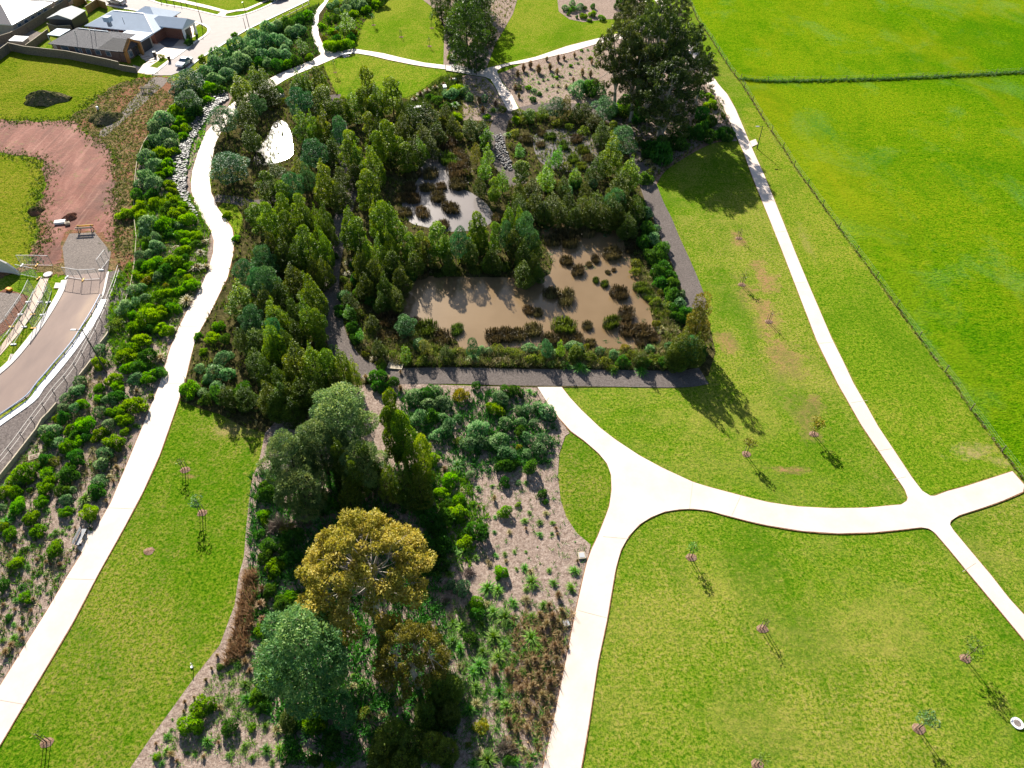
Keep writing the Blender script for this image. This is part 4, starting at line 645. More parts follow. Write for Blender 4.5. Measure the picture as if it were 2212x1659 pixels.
 (0, 2): "b 1160 200 180;b 1000 500 150;d 1010 110 130;c 990 150 90;c 920 140 90;c 640 60 100;c 570 130 110;c 550 210 110;c 650 210 110;d 560 290 110;b 490 300 70;b 620 390 100;c 680 60 110;b 860 130 80;b 730 180 110;c 870 240 110;b 950 250 90;b 1040 250 130;b 1080 310 130;c 940 350 110;b 760 350 150;b 860 430 130;c 390 400 110;c 460 400 120;d 430 480 130;c 510 510 120;b 600 540 140;d 660 640 150;d 390 650 110;o 470 670 90;b 220 760 190;b 400 790 130;b 400 880 140;d 590 790 150;b 610 720 110;c 900 610 140;c 880 690 130;c 850 850 130;d 840 920 130;b 270 850 50;d 260 920 50;c 170 860 90;b 130 930 120;b 40 930 120;c 20 1070 80;b 160 1060 150;d 540 930 120;c 630 920 80;c 570 1000 110;b 360 1020 120;g 400 1090 60;g 730 990 120;b 770 1100 150;b 570 1110 100;b 270 1170 140;b 330 1270 120;g 60 1180 110;b 90 1290 120;b 20 1230 100;g 480 1280 70;g 540 1280 40;g 440 1310 60;t 130 1400 60;g 280 1400 60;d 210 1430 50;b 480 1440 140;t 400 1540 60;b 140 1560 130;t 520 1560 70;g 240 1580 60;g 340 1630 50;b 700 340 110;d 640 450 110;b 680 500 100;d 750 460 90;s 800 560 80;s 1000 640 80;t 1010 720 80;s 940 800 80;s 310 690 70;o 350 680 90;g 620 1190 40;t 650 1240 40;g 600 1240 40;t 440 1560 50;g 570 1300 30;s 40 1380 60;t 320 1520 60;b 1640 40 150;c 1870 30 130;c 1750 80 100;d 1900 110 180;d 2100 80 200;g 1640 110 80;d 1780 130 110;g 1170 360 60;b 1080 420 80;g 1200 370 40;t 920 1010 60;t 980 840 60;b 1300 110 50;s 1180 60 100;b 1010 30 110;b 870 40 100",
 (1, 2): "c 1380 100 160;d 1480 80 150;c 1560 80 150;c 1500 180 130;c 1620 170 150;c 1410 300 150;d 1530 280 120;c 1620 300 130;c 1740 300 90;c 1660 380 170;c 1560 440 130;x 1760 100 160;d 1910 20 80;c 2110 120 150;b 2050 220 130;d 2160 60 120;c 1920 390 180;c 1840 520 150;c 1960 510 150;c 2150 340 140;c 2090 490 170;c 2170 600 170;o 1740 500 80;d 2150 700 150;b 1530 640 110;g 1740 700 110;c 1850 780 90;t 1630 740 100;b 1660 840 140;b 1600 950 110;b 1770 1000 110;s 1780 920 80;b 1750 1110 160;c 1740 1120 110;d 1640 1150 150;d 1920 1280 180;b 1820 1360 130;g 1800 1440 120;g 1720 1430 80;d 2150 850 90;t 2060 990 80;b 2160 1100 110;g 1900 1500 70;s 2010 1540 90;s 2190 1280 70;g 2060 1280 40;b 2130 1630 120;b 1870 1040 45;t 1925 1060 45;g 2065 1150 40;d 110 940 160;b 60 1140 100;d 120 1400 120;b 160 1590 140;d 390 1010 170;d 560 1040 180;d 310 1320 150;c 520 1180 80;p 1130 900 240;p 1180 990 200;p 210 1200 230;p 420 1170 160;p 150 1230 170;d 640 1060 150;d 300 1500 160;d 80 1500 130;d 230 1430 130;p 240 1430 120;c 120 1380 90;o 280 1250 130;c 80 60 110;d 1500 1150 160;d 1570 1260 160;d 1620 1400 170;d 1520 1400 170;d 1480 1560 160;d 1600 1560 150;d 1420 1100 150;d 1640 1050 110;g 1650 1000 90;d 1500 830 130;d 1480 980 140;s 1690 1490 60;g 2080 640 60;g 1920 900 60;g 2040 880 40;g 1560 1640 90;p 1840 1620 120;g 1670 1640 80;s 2160 1530 60;g 2150 1470 50;g 2070 1480 50;g 90 760 60;g 150 690 60;d 30 1300 90;d 90 870 110;b 70 1180 90;t 1250 40 90;d 1070 20 120;d 1170 -10 110;x 1480 110 90",
 (2, 2): "c 60 230 100;c 130 220 110;c 230 200 120;c 300 240 160;c 340 280 120;c 70 330 110;c 190 340 90;d 70 410 100;c 140 470 130;c 270 480 130;c 230 560 140;c 130 600 90;x 60 550 60;d 30 700 80;d 160 730 140;c 60 860 60;g 120 850 40;d 30 60 110;g 150 60 60;g 190 90 40;d 260 950 80;d 290 1020 50;b 50 1040 50;g 150 1110 40;s 290 1120 70;g 110 1180 65;g 240 1195 60;g 240 1300 60;t 120 1250 50;g 350 1200 50;t 380 1250 60;g 345 1290 30;t 180 1260 24;g 20 1450 40;g 120 1450 30;g 110 1590 80;g 320 1610 50;g 540 1610 90;t 565 1530 44;s 160 1620 90;g 40 1600 40;g 545 1365 16;g 220 1410 16;t 390 1300 50",
 (1, 3): "d 220 250 150;b 300 190 130;b 500 1260 170;b 560 1310 100;d 660 1440 160;d 300 1530 200;d 520 1600 120;b 640 1640 90;x 1950 1310 160;c 1680 80 110;c 1790 100 150;b 1900 220 130;d 1920 330 120;p 1650 210 90;g 1930 770 130;g 1880 830 110;p 2150 1480 190;g 2000 1590 160;s 1900 1110 130;g 2000 100 130;g 2090 120 110;g 2150 350 150;g 1950 420 90;g 2050 310 110;g 2050 520 140;g 2150 600 110;s 2000 240 90;g 1780 430 110;g 1700 560 110;d 1850 540 110;g 1960 650 100;g 2090 700 130;p 1680 360 90;s 1760 780 90;t 2060 820 130;g 1900 960 110;g 2100 1000 110;s 2070 1120 110;g 2160 1120 110;t 2170 830 110;g 1850 1150 120;g 1760 620 100;g 1700 400 90;s 2070 620 70;g 200 1500 110;s 180 1330 130;g 90 1500 100;g 140 1610 60;d 330 1250 150;g 80 1290 80;d 50 1020 150;d 60 1130 110;b 30 980 110;s 700 1390 70;o 920 1200 110;s 820 960 110;g 840 860 60;g 920 930 90;g 930 1160 80;s 980 1210 90;g 1420 1150 100;s 1420 1060 90;s 1100 1200 90;d 1590 1290 160;g 1720 1180 110;d 1710 1270 120;o 1830 1460 60;d 1680 1600 140;g 1880 1620 90;s 1930 1540 110;d 2180 1600 100;t 2180 1250 110;d 120 130 120;t 40 250 130;t 60 380 120;t 60 120 130;b 50 480 110;g 180 540 90;d 1550 1000 180;d 1700 1030 160;p 1500 750 170;g 1740 900 100;s 1640 700 110;g 80 220 80;b 130 900 110;d 440 1130 130;d 560 1170 140",
 (0, 3): "b 1750 1130 160;b 1640 1290 180;d 1990 1300 130;t 1880 690 60;d 1900 790 60;t 1830 800 50;t 1780 900 60;g 1985 840 60;g 2120 930 90;g 1450 1390 70;g 1790 1430 110;t 1480 1540 100;g 1440 1510 80;t 1350 1450 50;t 1530 1600 60;g 1980 1550 70;t 1760 1560 60;t 1890 1440 60;g 2110 1470 70;g 2180 1570 70;g 1690 1540 40;g 1620 1530 40;s 1900 1140 90;g 1970 1080 70;t 1600 1090 60;t 1590 1170 50;t 1680 1050 50;g 2060 1200 50;g 2130 1060 110;b 2190 1060 90;b 2180 1310 70;t 1990 560 70;t 1970 670 60;t 2030 600 70;t 2080 520 80;t 2160 150 90;t 2170 290 90;t 2100 440 90;t 2150 620 110;t 2180 430 100;t 2120 740 110;g 1990 740 70;g 2060 760 80;t 2160 820 90;g 1490 1240 25;g 1480 1330 30;b 210 190 100;t 30 250 60;t 130 290 50;t 270 300 60;d 200 370 40;d 80 360 60;g 260 400 40;t 180 470 90;g 60 640 50;g 120 420 50;g 70 400 40;t 290 200 60;g 140 210 60;g 350 150 30;g 410 150 30;t 400 30 50;g 480 30 30;d 40 80 100;g 190 90 60;t 50 660 100;g 120 540 90;t 100 600 90;g 20 560 60;g 240 460 30;t 200 540 60;s 20 200 50;g 1340 1560 60;g 1400 1620 60;b 1370 1560 60",
 (2, 3): "g 170 50 130;g 120 120 50;g 360 60 80;g 510 100 90;t 400 170 110;s 130 210 110;g 270 250 80;g 170 350 90;t 350 350 120;t 300 420 120;t 400 400 100;g 170 530 150;g 230 620 110;g 110 650 90;t 430 300 90;t 240 330 90;t 320 260 100;t 260 460 90;t 400 500 90;t 280 560 90;t 370 600 110;t 200 730 110;t 300 720 120;t 380 720 100;t 130 760 100;g 100 830 80;t 230 860 110;t 330 920 120;t 180 950 110;t 80 980 110;t 260 1030 120;t 340 1060 90;t 120 1100 110;t 200 1160 100;g 20 1230 90;g 80 1260 60;t 270 1250 90;t 130 1320 110;t 40 1340 90;g 210 1430 80;g 190 1550 60;g 150 1630 70;s 100 1500 80;g 240 1360 50;t 30 1130 90;g 10 230 90;s 120 200 90;g 10 420 80;g 20 700 80;t 30 860 80;s 60 620 70;t 480 620 50;t 440 660 60;t 400 830 60;t 10 1480 90;g 30 1600 90",
}
for (c, r), s in TREES.items():
    for it in s.split(';'):
        k, x, y, w_, h_ = it.split()
        if k in TDIM: put_tree(c, r, k, float(x), float(y), float(w_), float(h_))
for (c, r), s in SHRUBS.items():
    for it in s.split(';'):
        k, x, y, w_ = it.split(); put_shrub(c, r, k, float(x), float(y), float(w_))

# ------------------------------------------------------------------ the large trees
GUMS = {'gold': gum(5, 13, 6.2, 82, 420, 'gum_gold', .26, .13, (.9, 1.6), .45, .42), 'olive': gum(8, 11, 4.6, 56, 330, 'gum_mid', .28, .11, (.7, 1.2), .35, .3, limbs=6)}
for i in range(3): GUMS['dark%d' % i] = gum(20+i, 16, 6.0, 70, 230, 'gum_dark', .36, .16, (.9, 1.6), .35, .22, .8, 'bark_pale', .4, .3)
WT = [(roundtree('crown', L['wattle_soft'], 400+i, 11, 4.4, 22000, .30, .11, -.1, 60, .28, .35, .17, .3, .7), trunkmesh('trunk', M['bark_dark'], 9, .24, 400+i, 7, .42, .25, .05)) for i in range(3)]
CA = [(roundtree('crown', L['cas'], 430+i, 16, 4.6, 9000, .5, .17, -.2, 70, .03, .3, .2, .34, .6), trunkmesh('trunk', M['bark_dark'], 14, .3, 430+i, 3, .2)) for i in range(2)]
def big(name, meshes, ox, oy, h, wpx, hp, rp, what, lab, zc=.72, grp=None, rz=None):
    p = P(ox, oy, h*zc); root = empty(name, (p.x, p.y, 0), rnd.uniform(0, 6.28) if rz is None else rz)
    s = wpx/2/ppm(ox, oy, h*zc)/rp; root.scale = (s, s, h/hp)
    link('crown', meshes[0], root); link('trunk', meshes[1], root)
    tag(root, lab, 'tree', grp); return root
big('gum_tree', GUMS['gold'], 778, 1212, 13, 300, 13, 6.2, '', 'large gum with golden domed crown and bare white limbs in the centre bed', .72, rz=.6)
big('gum_tree', GUMS['olive'], 885, 1405, 11, 165, 11, 4.6, '', 'olive gum with bare pale limbs directly below the golden gum', .7, rz=2.2)
big('wattle_tree', WT[0], 733, 885, 10, 172, 11, 4.4, '', 'broad soft green wattle at the top of the centre bed', .7)
big('wattle_tree', WT[1], 622, 985, 9, 135, 11, 4.4, '', 'soft green wattle next to the strip lawn, upper part of centre bed', .66)
big('wattle_tree', WT[2], 690, 960, 9, 135, 11, 4.4, '', 'grey-green wattle between two wattles at the top of the centre bed', .6)
big('wattle_tree', WT[0], 650, 1060, 7.5, 125, 11, 4.4, '', 'low grey-green wattle above the golden gum, left side', .6)
big('wattle_tree', WT[1], 780, 1000, 7.5, 120, 11, 4.4, '', 'wattle behind the dark upright trees above the golden gum', .6)
big('wattle_tree', WT[2], 655, 1395, 12, 245, 11, 4.4, '', 'large pale green wattle with dark forked trunk, below left of the golden gum', .7)
for i, (x, y, h, w_, lab) in enumerate(((1338, 120, 18, 116, 'dark tall gum at the left edge of the big gum stand'), (1415, 90, 21, 132, 'tallest dark gum in the middle of the big gum stand'), (1478, 125, 18, 122, 'dark gum leaning over the right path in the big gum stand'),
        (1375, 158, 15, 118, 'dark gum at the front left of the big gum stand'), (1440, 190, 15, 140, 'dark gum at the front centre of the big gum stand'), (1515, 160, 10, 72, 'small gum bough spreading over the right path'),
        (1402, 62, 15, 110, 'dark gum at the back of the big gum stand'), (1352, 50, 12, 62, 'sparse gum at the back left of the big gum stand'), (1372, 0, 13, 66, 'gum cut by the top edge left of the right path'), (1462, 20, 11, 66, 'sparse gum over the right path near the top edge'), (1440, 250, 9, 100, 'low dark gum at the foot of the big gum stand'))):
    big('gum_tree', GUMS['dark%d' % (i % 3)], x, y, h, w_, 16, 6.0, '', lab, .62)
for x, y, h, w_, lab in ((1010, 62, 17, 100, 'tall dark casuarina behind the footbridge'), (985, 10, 16, 78, 'dark casuarina behind the tallest one, left'), (1040, 20, 15, 80, 'dark casuarina behind the tallest one, right'), (952, -6, 12, 50, 'small casuarina at the top edge beside the round lawn'), (1020, -40, 14, 100, 'casuarina cut by the top edge above the footbridge')):
    big('casuarina_tree', CA[len(lab) % 2], x, y, h, w_, 16, 4.6, '', lab, .5)

# young park trees: mulch ring, stakes, thin crown
def sapling_crown(name, mat, seed, n, rr, dense):
    R = random.Random(seed); lb = [(R.uniform(-.3, .3)*rr, R.uniform(-.3, .3)*rr, 1.35+.8*R.random(), .34*rr, .34*rr, .3) for _ in range(6)]
    return leafcloud(name, lb, n, .16, .07, mat, seed, .1, .8, .5, .3)
def sapling(bx, by, mat, n, h, rr, lab, ring=.55, stakes=2, seed=1, lean=0):
    p = P(bx, by); root = empty('young_tree', (p.x, p.y, 0)); tag(root, lab, 'young tree', 'young trees planted in the lawns')
    mb = MB(); vs = []; N = 18; R = random.Random(seed)
    vs = [(0, 0, .12)]+[(ring*1.25*R.uniform(.85, 1.12)*math.cos(6.283*k/N), ring*R.uniform(.85, 1.12)*math.sin(6.283*k/N), .028) for k in range(N)]
    mb.add(vs, [(0, 1+k, 1+(k+1) % N) for k in range(N)]); mb.build('mulch_ring', M['mulch_red'], root)
    n = int(n*.6)
    if n or h:
        mb = MB(); mb.tube([(0, 0, 0), (.03, 0, h*.5), (0, .03, h*.93)], [.05, .04, .015], 6)
        for k in range(5):
            a = R.uniform(0, 6.28); z = h*R.uniform(.5, .8); l_ = rr*.8; mb.tube([(0, 0, z), (l_*.5*math.cos(a), l_*.5*math.sin(a), z+.25*l_), (l_*math.cos(a), l_*math.sin(a), z+.7*l_)], [.025, .015, .006], 4)
        mb.build('trunk', M['bark'], root)
        if n:
            c = sapling_crown('crown', L[mat], seed, n, rr, 1); o = link('crown', c, root); o.scale = (1.5, 1.5, h/2.3)
        for k in range(stakes):
            mb = MB(); x = .28*(1 if k else -1); mb.bar((x, .1*k, 0), (x, .1*k, 1.35), .05); mb.build('stake', M['wood'], root)
SAPS = [(1602, 615, 'o', 150, 2.4, .8, 'sapling with small crown on the worn lawn, between two barer saplings', 2), (1596, 515, 'o', 20, 2.0, .6, 'nearly bare sapling below the big tree shadow', 2), (1660, 695, 'o', 25, 2.2, .6, 'bare sapling on the reddest patch of the worn lawn', 2),
        (1758, 938, 'x', 700, 2.6, 1.1, 'young tree with yellowish round crown, right of its pair', 1), (1612, 981, 'x', 450, 2.5, .8, 'young tree with upright yellowish crown, left of its pair', 1), (1493, 1204, 'g', 260, 2.3, .8, 'young green tree below the path junction', 1),
        (1647, 1358, 'o', 50, 2.0, .6, 'thin two-staked sapling in the middle of the lower right lawn', 2), (2085, 1422, 'o', 420, 3.0, 1.3, 'wide airy young tree near the lower right path', 1), (1984, 1574, 'c', 480, 2.8, .9, 'pale-leaved young tree left of the round manhole', 1), (1636, 1652, 'o', 120, 2.2, .8, 'leafy sapling cut by the bottom edge of the lawn', 1),
        (400, 1015, 'o', 130, 2.2, .6, 'uppermost sapling on the left strip lawn', 2), (437, 1108, 'c', 330, 2.8, .8, 'tallest sapling on the left strip lawn with long shadow', 2), (322, 1191, None, 0, 0, 0, 'empty mulch ring on the left strip lawn', 0), (102, 1604, 'o', 60, 2.4, .6, 'sapling at the lower left corner of the strip lawn', 2),
        (807, 54, 'd', 300, 2.8, .7, 'green sapling on the left of the round upper lawn', 1), (933, 61, 'd', 260, 3.6, .6, 'tallest sapling on the right of the round upper lawn', 2), (867, 80, 'o', 20, 1.8, .5, 'bare sapling in the middle of the round upper lawn', 1), (928, 100, 'o', 60, 2.4, .5, 'thin sapling near the footbridge end of the round lawn', 1), (724, 157, 'm', 200, 3.0, .7, 'sapling on the small triangular lawn beside the upper path', 2)]
L['m'] = L['mel']
for i, (x, y, m_, n, h, rr, lab, st) in enumerate(SAPS): sapling(x, y, m_, n, h, rr, lab, .45, st, 60+i)

# ------------------------------------------------------------------ ground cover nobody could count
def tufts(name, pts, hmin, hmax, wd, mat, seed, nb=7, sp=.8):
    R = np.random.default_rng(seed); pts = np.array(pts); n = len(pts)
    b = np.repeat(pts, nb, 0); hh = np.repeat(R.uniform(hmin, hmax, n), nb)*R.uniform(.6, 1.1, n*nb)
    a = R.random(n*nb)*6.283; o = np.stack([np.cos(a), np.sin(a)], 1); s = np.stack([-np.sin(a), np.cos(a)], 1)*wd/2
    base = b+o*R.random((n*nb, 1))*.12*sp; top = base+o*(hh*sp*R.uniform(.3, 1, n*nb))[:, None]
    z0 = np.full((n*nb, 1), .03); V = np.stack([np.hstack([base-s, z0]), np.hstack([base+s, z0]), np.hstack([top+s*.3, hh[:, None]]), np.hstack([top-s*.3, hh[:, None]])], 1)
    me = facemesh(name, V, mat, np.clip(np.repeat(R.random(n), nb)*.6+.4*R.random(n*nb), 0, 1))
    return tag(link(name, me), kind='stuff')
def scatter(poly, n, seed, avoid=True, world=False, clump=None):
    R = random.Random(seed); w_ = poly if world else [tuple(P(*p).xy) for p in poly]
    xs = [p[0] for p in w_]; ys = [p[1] for p in w_]; out = []; k = 0
    cl = [(R.uniform(min(xs), max(xs)), R.uniform(min(ys), max(ys))) for _ in range(clump)] if clump else None
    while len(out) < n and k < n*12:
        k += 1
        if cl: c = R.choice(cl); q = (R.gauss(c[0], 2.0), R.gauss(c[1], 2.0))
        else: q = (R.uniform(min(xs), max(xs)), R.uniform(min(ys), max(ys)))
        if inside(q, w_): out.append(q)
    return out
def linepts(line, n, j, seed):
    R = random.Random(seed); w_ = [P(*p).xy for p in line]; ls = [(w_[i+1]-w_[i]).length for i in range(len(w_)-1)]; out = []
    for _ in range(n):
        i = R.choices(range(len(ls)), ls)[0]; p = w_[i].lerp(w_[i+1], R.random()); out.append((p.x+R.gauss(0, j), p.y+R.gauss(0, j)))
    return out
WATERS = [[tuple(P(*p).xy) for p in q] for q in (PB, PC)]
GRV = [ribbon([(722, 205), (745, 330), (757, 400), (738, 480), (712, 620), (722, 712), (764, 785), (860, 812), (1106, 815), (1470, 820), (1560, 770)], 3.2, 6), ribbon([(1506, 668), (1466, 555), (1415, 440), (1384, 355), (1340, 272), (1265, 236), (1170, 232), (1090, 252), (1074, 320), (1120, 400)], 3.4, 6)]
def dry(pts): return [p for p in pts if not any(inside(p, q) for q in WATERS) and not any(inside(p, q) for q in GRV)]
wetpts = dry(scatter(WET, 9000, 3))
tufts('wetland_undergrowth', wetpts[:5200], .25, .7, .10, L['o'], 1, 7)
tufts('wetland_undergrowth', wetpts[5200:], .3, .8, .10, L['R'], 2, 7)
tufts('wetland_undergrowth', dry(scatter(WET, 1300, 4, clump=120)), .25, .6, .09, L['s'], 3, 8)
LB = [(292, 420), (414, 420), (455, 500), (445, 590), (395, 680), (350, 800), (300, 930), (240, 1080), (147, 1240), (60, 1380), (0, 1480), (-30, 1200), (0, 1050), (95, 925), (180, 815), (245, 720), (290, 620)]
tufts('bed_groundcover', scatter(LB, 1900, 5, clump=110), .15, .45, .08, L['b'], 4, 9, 1.2)
tufts('bed_groundcover', scatter(LB, 900, 55), .12, .4, .08, L['d'], 44, 9, 1.2)
tufts('bed_groundcover', scatter([(245, 600), (290, 560), (292, 420), (414, 420), (455, 500), (445, 590), (395, 680), (350, 800), (250, 800), (230, 720)], 2600, 6, clump=90), .25, .6, .1, L['b'], 5, 9, 1.2)
tufts('bed_groundcover', scatter(LB, 1300, 7, clump=90), .2, .5, .07, L['s'], 6, 9, 1.2)
tufts('bed_groundcover', scatter([(382, 212), (475, 195), (440, 300), (414, 360), (375, 420), (292, 415), (305, 325)], 1500, 8), .2, .55, .09, L['b'], 7, 8, 1.1)
tufts('bed_groundcover', scatter([(412, 165), (553, 72), (690, 8), (673, 70), (693, 117), (603, 160), (505, 205), (430, 190)], 2600, 9), .3, .8, .1, L['d'], 8, 8, 1.1)
tufts('bed_groundcover', scatter([(716, 5), (835, 2), (785, 50), (765, 106), (713, 110), (689, 57)], 1300, 10), .25, .6, .1, L['b'], 9, 8, 1.1)
CBR = [(850, 845), (1161, 842), (1228, 940), (1205, 1030), (1223, 1117), (1270, 1190), (1240, 1330), (1170, 1655), (950, 1655), (960, 1300), (930, 1050)]
tufts('bed_groundcover', scatter([(850, 845), (1161, 842), (1215, 940), (1190, 1000), (1000, 1040), (920, 1010)], 1500, 56, clump=70), .2, .6, .1, L['d'], 45, 8, 1.1)
tufts('bed_groundcover', scatter([(910, 1000), (1000, 1020), (1060, 1120), (1010, 1240), (950, 1240)], 700, 57, clump=40), .2, .5, .09, L['b'], 46, 8, 1.1)
tufts('bed_groundcover', scatter(CBR, 520, 11, clump=90), .12, .35, .05, L['g'], 10, 10, 1.3)
tufts('bed_groundcover', scatter([(960, 1300), (1235, 1300), (1170, 1655), (950, 1655)], 900, 12, clump=80), .2, .5, .06, L['g'], 11, 10, 1.2)
tufts('bed_groundcover', scatter([(1100, 1320), (1240, 1320), (1172, 1655), (1090, 1655)], 520, 13, clump=46), .3, .65, .06, L['t'], 12, 10, 1.0)
tufts('bed_groundcover', scatter([(545, 1020), (900, 1000), (960, 1300), (970, 1655), (640, 1655), (560, 1500), (530, 1300)], 3600, 14), .25, .8, .11, L['d'], 13, 7, 1.1)
tufts('bed_groundcover', scatter([(545, 1240), (570, 1240), (590, 1500), (560, 1655), (300, 1655), (440, 1490), (510, 1400)], 500, 15, clump=60), .12, .4, .05, L['g'], 14, 10, 1.2)
tufts('bed_groundcover', scatter([(530, 1235), (556, 1235), (556, 1300), (530, 1420), (485, 1440), (512, 1340)], 260, 16), .5, 1.0, .06, L['t'], 15, 12, .7)
tufts('bed_groundcover', scatter([(1100, 165), (1290, 105), (1300, 220), (1125, 225)], 500, 17), .1, .35, .07, L['g'], 16, 8, 1.1)
tufts('bed_groundcover', scatter([(905, 225), (960, 172), (1048, 172), (1095, 238), (990, 262)], 700, 18), .15, .5, .08, L['o'], 17, 8, 1.1)
tufts('bed_groundcover', scatter([(1310, 260), (1400, 180), (1560, 210), (1592, 302), (1520, 310), (1411, 390)], 1500, 19), .2, .6, .1, L['mel_dark'], 18, 8, 1.0)
tufts('bed_groundcover', scatter([(960, 0), (1117, 0), (1085, 70), (1050, 145), (965, 138)], 900, 20), .15, .5, .08, L['o'], 19, 8, 1.1)
MARG = [(790, 690), (900, 718), (985, 760), (1150, 760), (1400, 760), (1435, 740), (1420, 690), (1375, 590), (1390, 580), (1450, 690), (1500, 780), (1480, 800), (1000, 792), (860, 790), (790, 760)]
tufts('pond_margin_grass', scatter(MARG, 2300, 61), .3, .8, .09, L['s'], 61, 9, .9)
tufts('pond_margin_grass', scatter(MARG, 1400, 62), .3, .8, .09, L['o'], 62, 9, .9)
tufts('pond_weed', scatter(PD, 900, 21), .1, .35, .09, L['R'], 20, 8, 1.0)
tufts('pond_weed', scatter(PD, 500, 22), .1, .3, .09, L['s'], 21, 7, 1.0)
tufts('lot_weeds', linepts([(-20, 262), (60, 262), (155, 262), (200, 215), (240, 196), (290, 176), (330, 164)], 900, 1.0, 70)+linepts([(-20, 330), (84, 342), (98, 366), (88, 420), (80, 480), (100, 500), (66, 572)], 1100, 1.0, 71)+linepts([(155, 262), (185, 287), (242, 330), (250, 380), (249, 440), (250, 540)], 700, .8, 72), .06, .22, .1, L['b'], 70, 7, 1.3)
tufts('lot_weeds', scatter([(325, 170), (380, 215), (327, 287), (292, 415), (292, 560), (270, 640), (250, 560), (240, 330), (160, 262), (240, 190)], 2200, 23), .1, .35, .1, L['o'], 22, 7, 1.2)
tufts('lot_weeds', linepts([(-20, 262), (60, 262), (155, 262), (200, 215), (240, 196), (290, 176), (330, 164)], 900, 1.0, 70)+linepts([(-20, 330), (84, 342), (98, 366), (88, 420), (80, 480), (100, 500), (66, 572)], 1100, 1.0, 71)+linepts([(155, 262), (185, 287), (242, 330), (250, 380), (249, 440), (250, 540)], 700, .8, 72), .06, .22, .1, L['b'], 70, 7, 1.3)
tufts('lot_weeds', scatter([(325, 170), (380, 215), (327, 287), (292, 415), (292, 560), (270, 640), (250, 560), (240, 330), (160, 262), (240, 190)], 1200, 24), .08, .3, .1, L['s'], 23, 7, 1.2)
tufts('drain_sedges', scatter([(955, 168), (1000, 165), (975, 192), (890, 255), (850, 240), (905, 205)], 900, 25), .4, .9, .09, L['R'], 24, 8, .9)
tufts('fence_line_grass', linepts(FENCE[1:], 1100, .09, 1), .08, .26, .05, L['r'], 30, 6, .8)
tufts('fence_line_grass', linepts(FENCE[1:], 300, .12, 3), .1, .25, .05, L['s'], 34, 6, .9)
F2 = [(1600, 172), (1659, 177), (1784, 175), (1909, 172), (2034, 167), (2212, 157), (2300, 150)]
tufts('fence_line_grass', linepts(F2, 1500, .3, 2), .15, .5, .12, L['d'], 31, 7, .9)
tufts('fence_line_grass', linepts(F2, 700, .45, 4), .15, .4, .12, L['b'], 35, 7, .9)

# ------------------------------------------------------------------ rocks
def rockpile(name, poly, n, rmin, rmax, seed, mat, z=.1):
    R = random.Random(seed); mb = MB()
    for x, y in scatter(poly, n, seed):
        r = R.uniform(rmin, rmax); ph = R.uniform(0, 6.28); k = [R.uniform(.75, 1.15) for _ in range(13)]; zz = z+R.uniform(0, r*.5)
        vs = [(x+r*k[i]*math.cos(ph+i*1.047), y+r*.8*k[i]*math.sin(ph+i*1.047), zz-.1) for i in range(6)]+[(x+.6*r*k[i+6]*math.cos(ph+i*1.047+.4), y+.55*r*k[i+6]*math.sin(ph+i*1.047+.4), zz+r*.5*k[i+6]) for i in range(6)]
        mb.add(vs, [(i, (i+1) % 6, 6+(i+1) % 6, 6+i) for i in range(6)]+[(6, 7, 8, 9, 10, 11)])
    return tag(mb.build(name, mat), kind='stuff')
RC = [(474, 206), (490, 214), (468, 235), (446, 262), (428, 290), (412, 320), (404, 360), (403, 400), (412, 440), (430, 466), (424, 470), (398, 440), (384, 410), (374, 385), (366, 350), (386, 325), (404, 290), (430, 252), (455, 220)]
sheet('rock_channel_bed', RC, Z['bed']+.012, M['wet_soil'])
rockpile('channel_rocks', RC, 1500, .16, .42, 5, M['rock'])
rockpile('rip_rap', [(1068, 295), (1084, 290), (1096, 330), (1106, 350), (1106, 372), (1090, 365), (1072, 340)], 260, .12, .3, 6, M['rock'])
rockpile('rip_rap', [(470, 200), (490, 198), (494, 216), (478, 226)], 120, .2, .45, 7, M['rock'])
rockpile('garden_edge_rocks', [(374, 52), (380, 50), (384, 72), (392, 84), (402, 83), (410, 76), (411, 62), (406, 62), (406, 74), (396, 80), (386, 76), (379, 66)], 130, .2, .45, 8, plain('pale_rock', (.42, .36, .28), .8))
# spoil heaps
def heap(name, cx_, cy_, wpx, dpx, h, mat, lab, seed):
    p = P(cx_, cy_); s = ppm(cx_, cy_); rx, ry = wpx/2/s, dpx/2/s*1.5; R = np.random.default_rng(seed); N = 34; vs = []; fs = []
    ph = R.random(6)*6.28
    for j in range(N+1):
        for i in range(N+1):
            x, y = i/N*2-1, j/N*2-1; r = math.hypot(x, y); a = math.atan2(y, x)
            e = 1+.14*math.sin(3*a+ph[0])+.08*math.sin(5*a+ph[1]); z = max(0, 1-(r/e/.95)**1.6)
            z = z*h*(1+.22*math.sin(5*x+ph[2])*math.cos(4*y+ph[3]))+(R.random()*.16 if z > .02 else 0); vs.append((x*rx, y*ry, z-.02 if z < .02 else z))
    for j in range(N):
        for i in range(N): q = j*(N+1)+i; fs.append((q, q+1, q+N+2, q+N+1))
    mb = MB(); mb.add(vs, fs); o = mb.build(name, mat); o.location = (p.x, p.y, 0); return tag(o, lab, 'mound')
M['heap'] = grass('heap_cover', (.06, .08, .02), (.13, .14, .05), (.22, .19, .10), (.28, .2, .13), .2, 1.3, .6, 1, .3)
heap('spoil_heap', 100, 216, 104, 44, 1.7, M['heap'], 'dark weedy spoil heap on the vacant grass lot', 3)
heap('spoil_heap', 228, 258, 72, 44, 1.3, M['heap'], 'smaller weedy spoil heap beside the dirt track', 4)
heap('dirt_mound', 78, 458, 34, 22, .7, M['weeds'], 'low grey heap on the grass left of the red dirt', 5)
heap('dirt_mound', 152, 470, 30, 22, .5, M['soil'], 'dark clod of soil on the red dirt', 6)

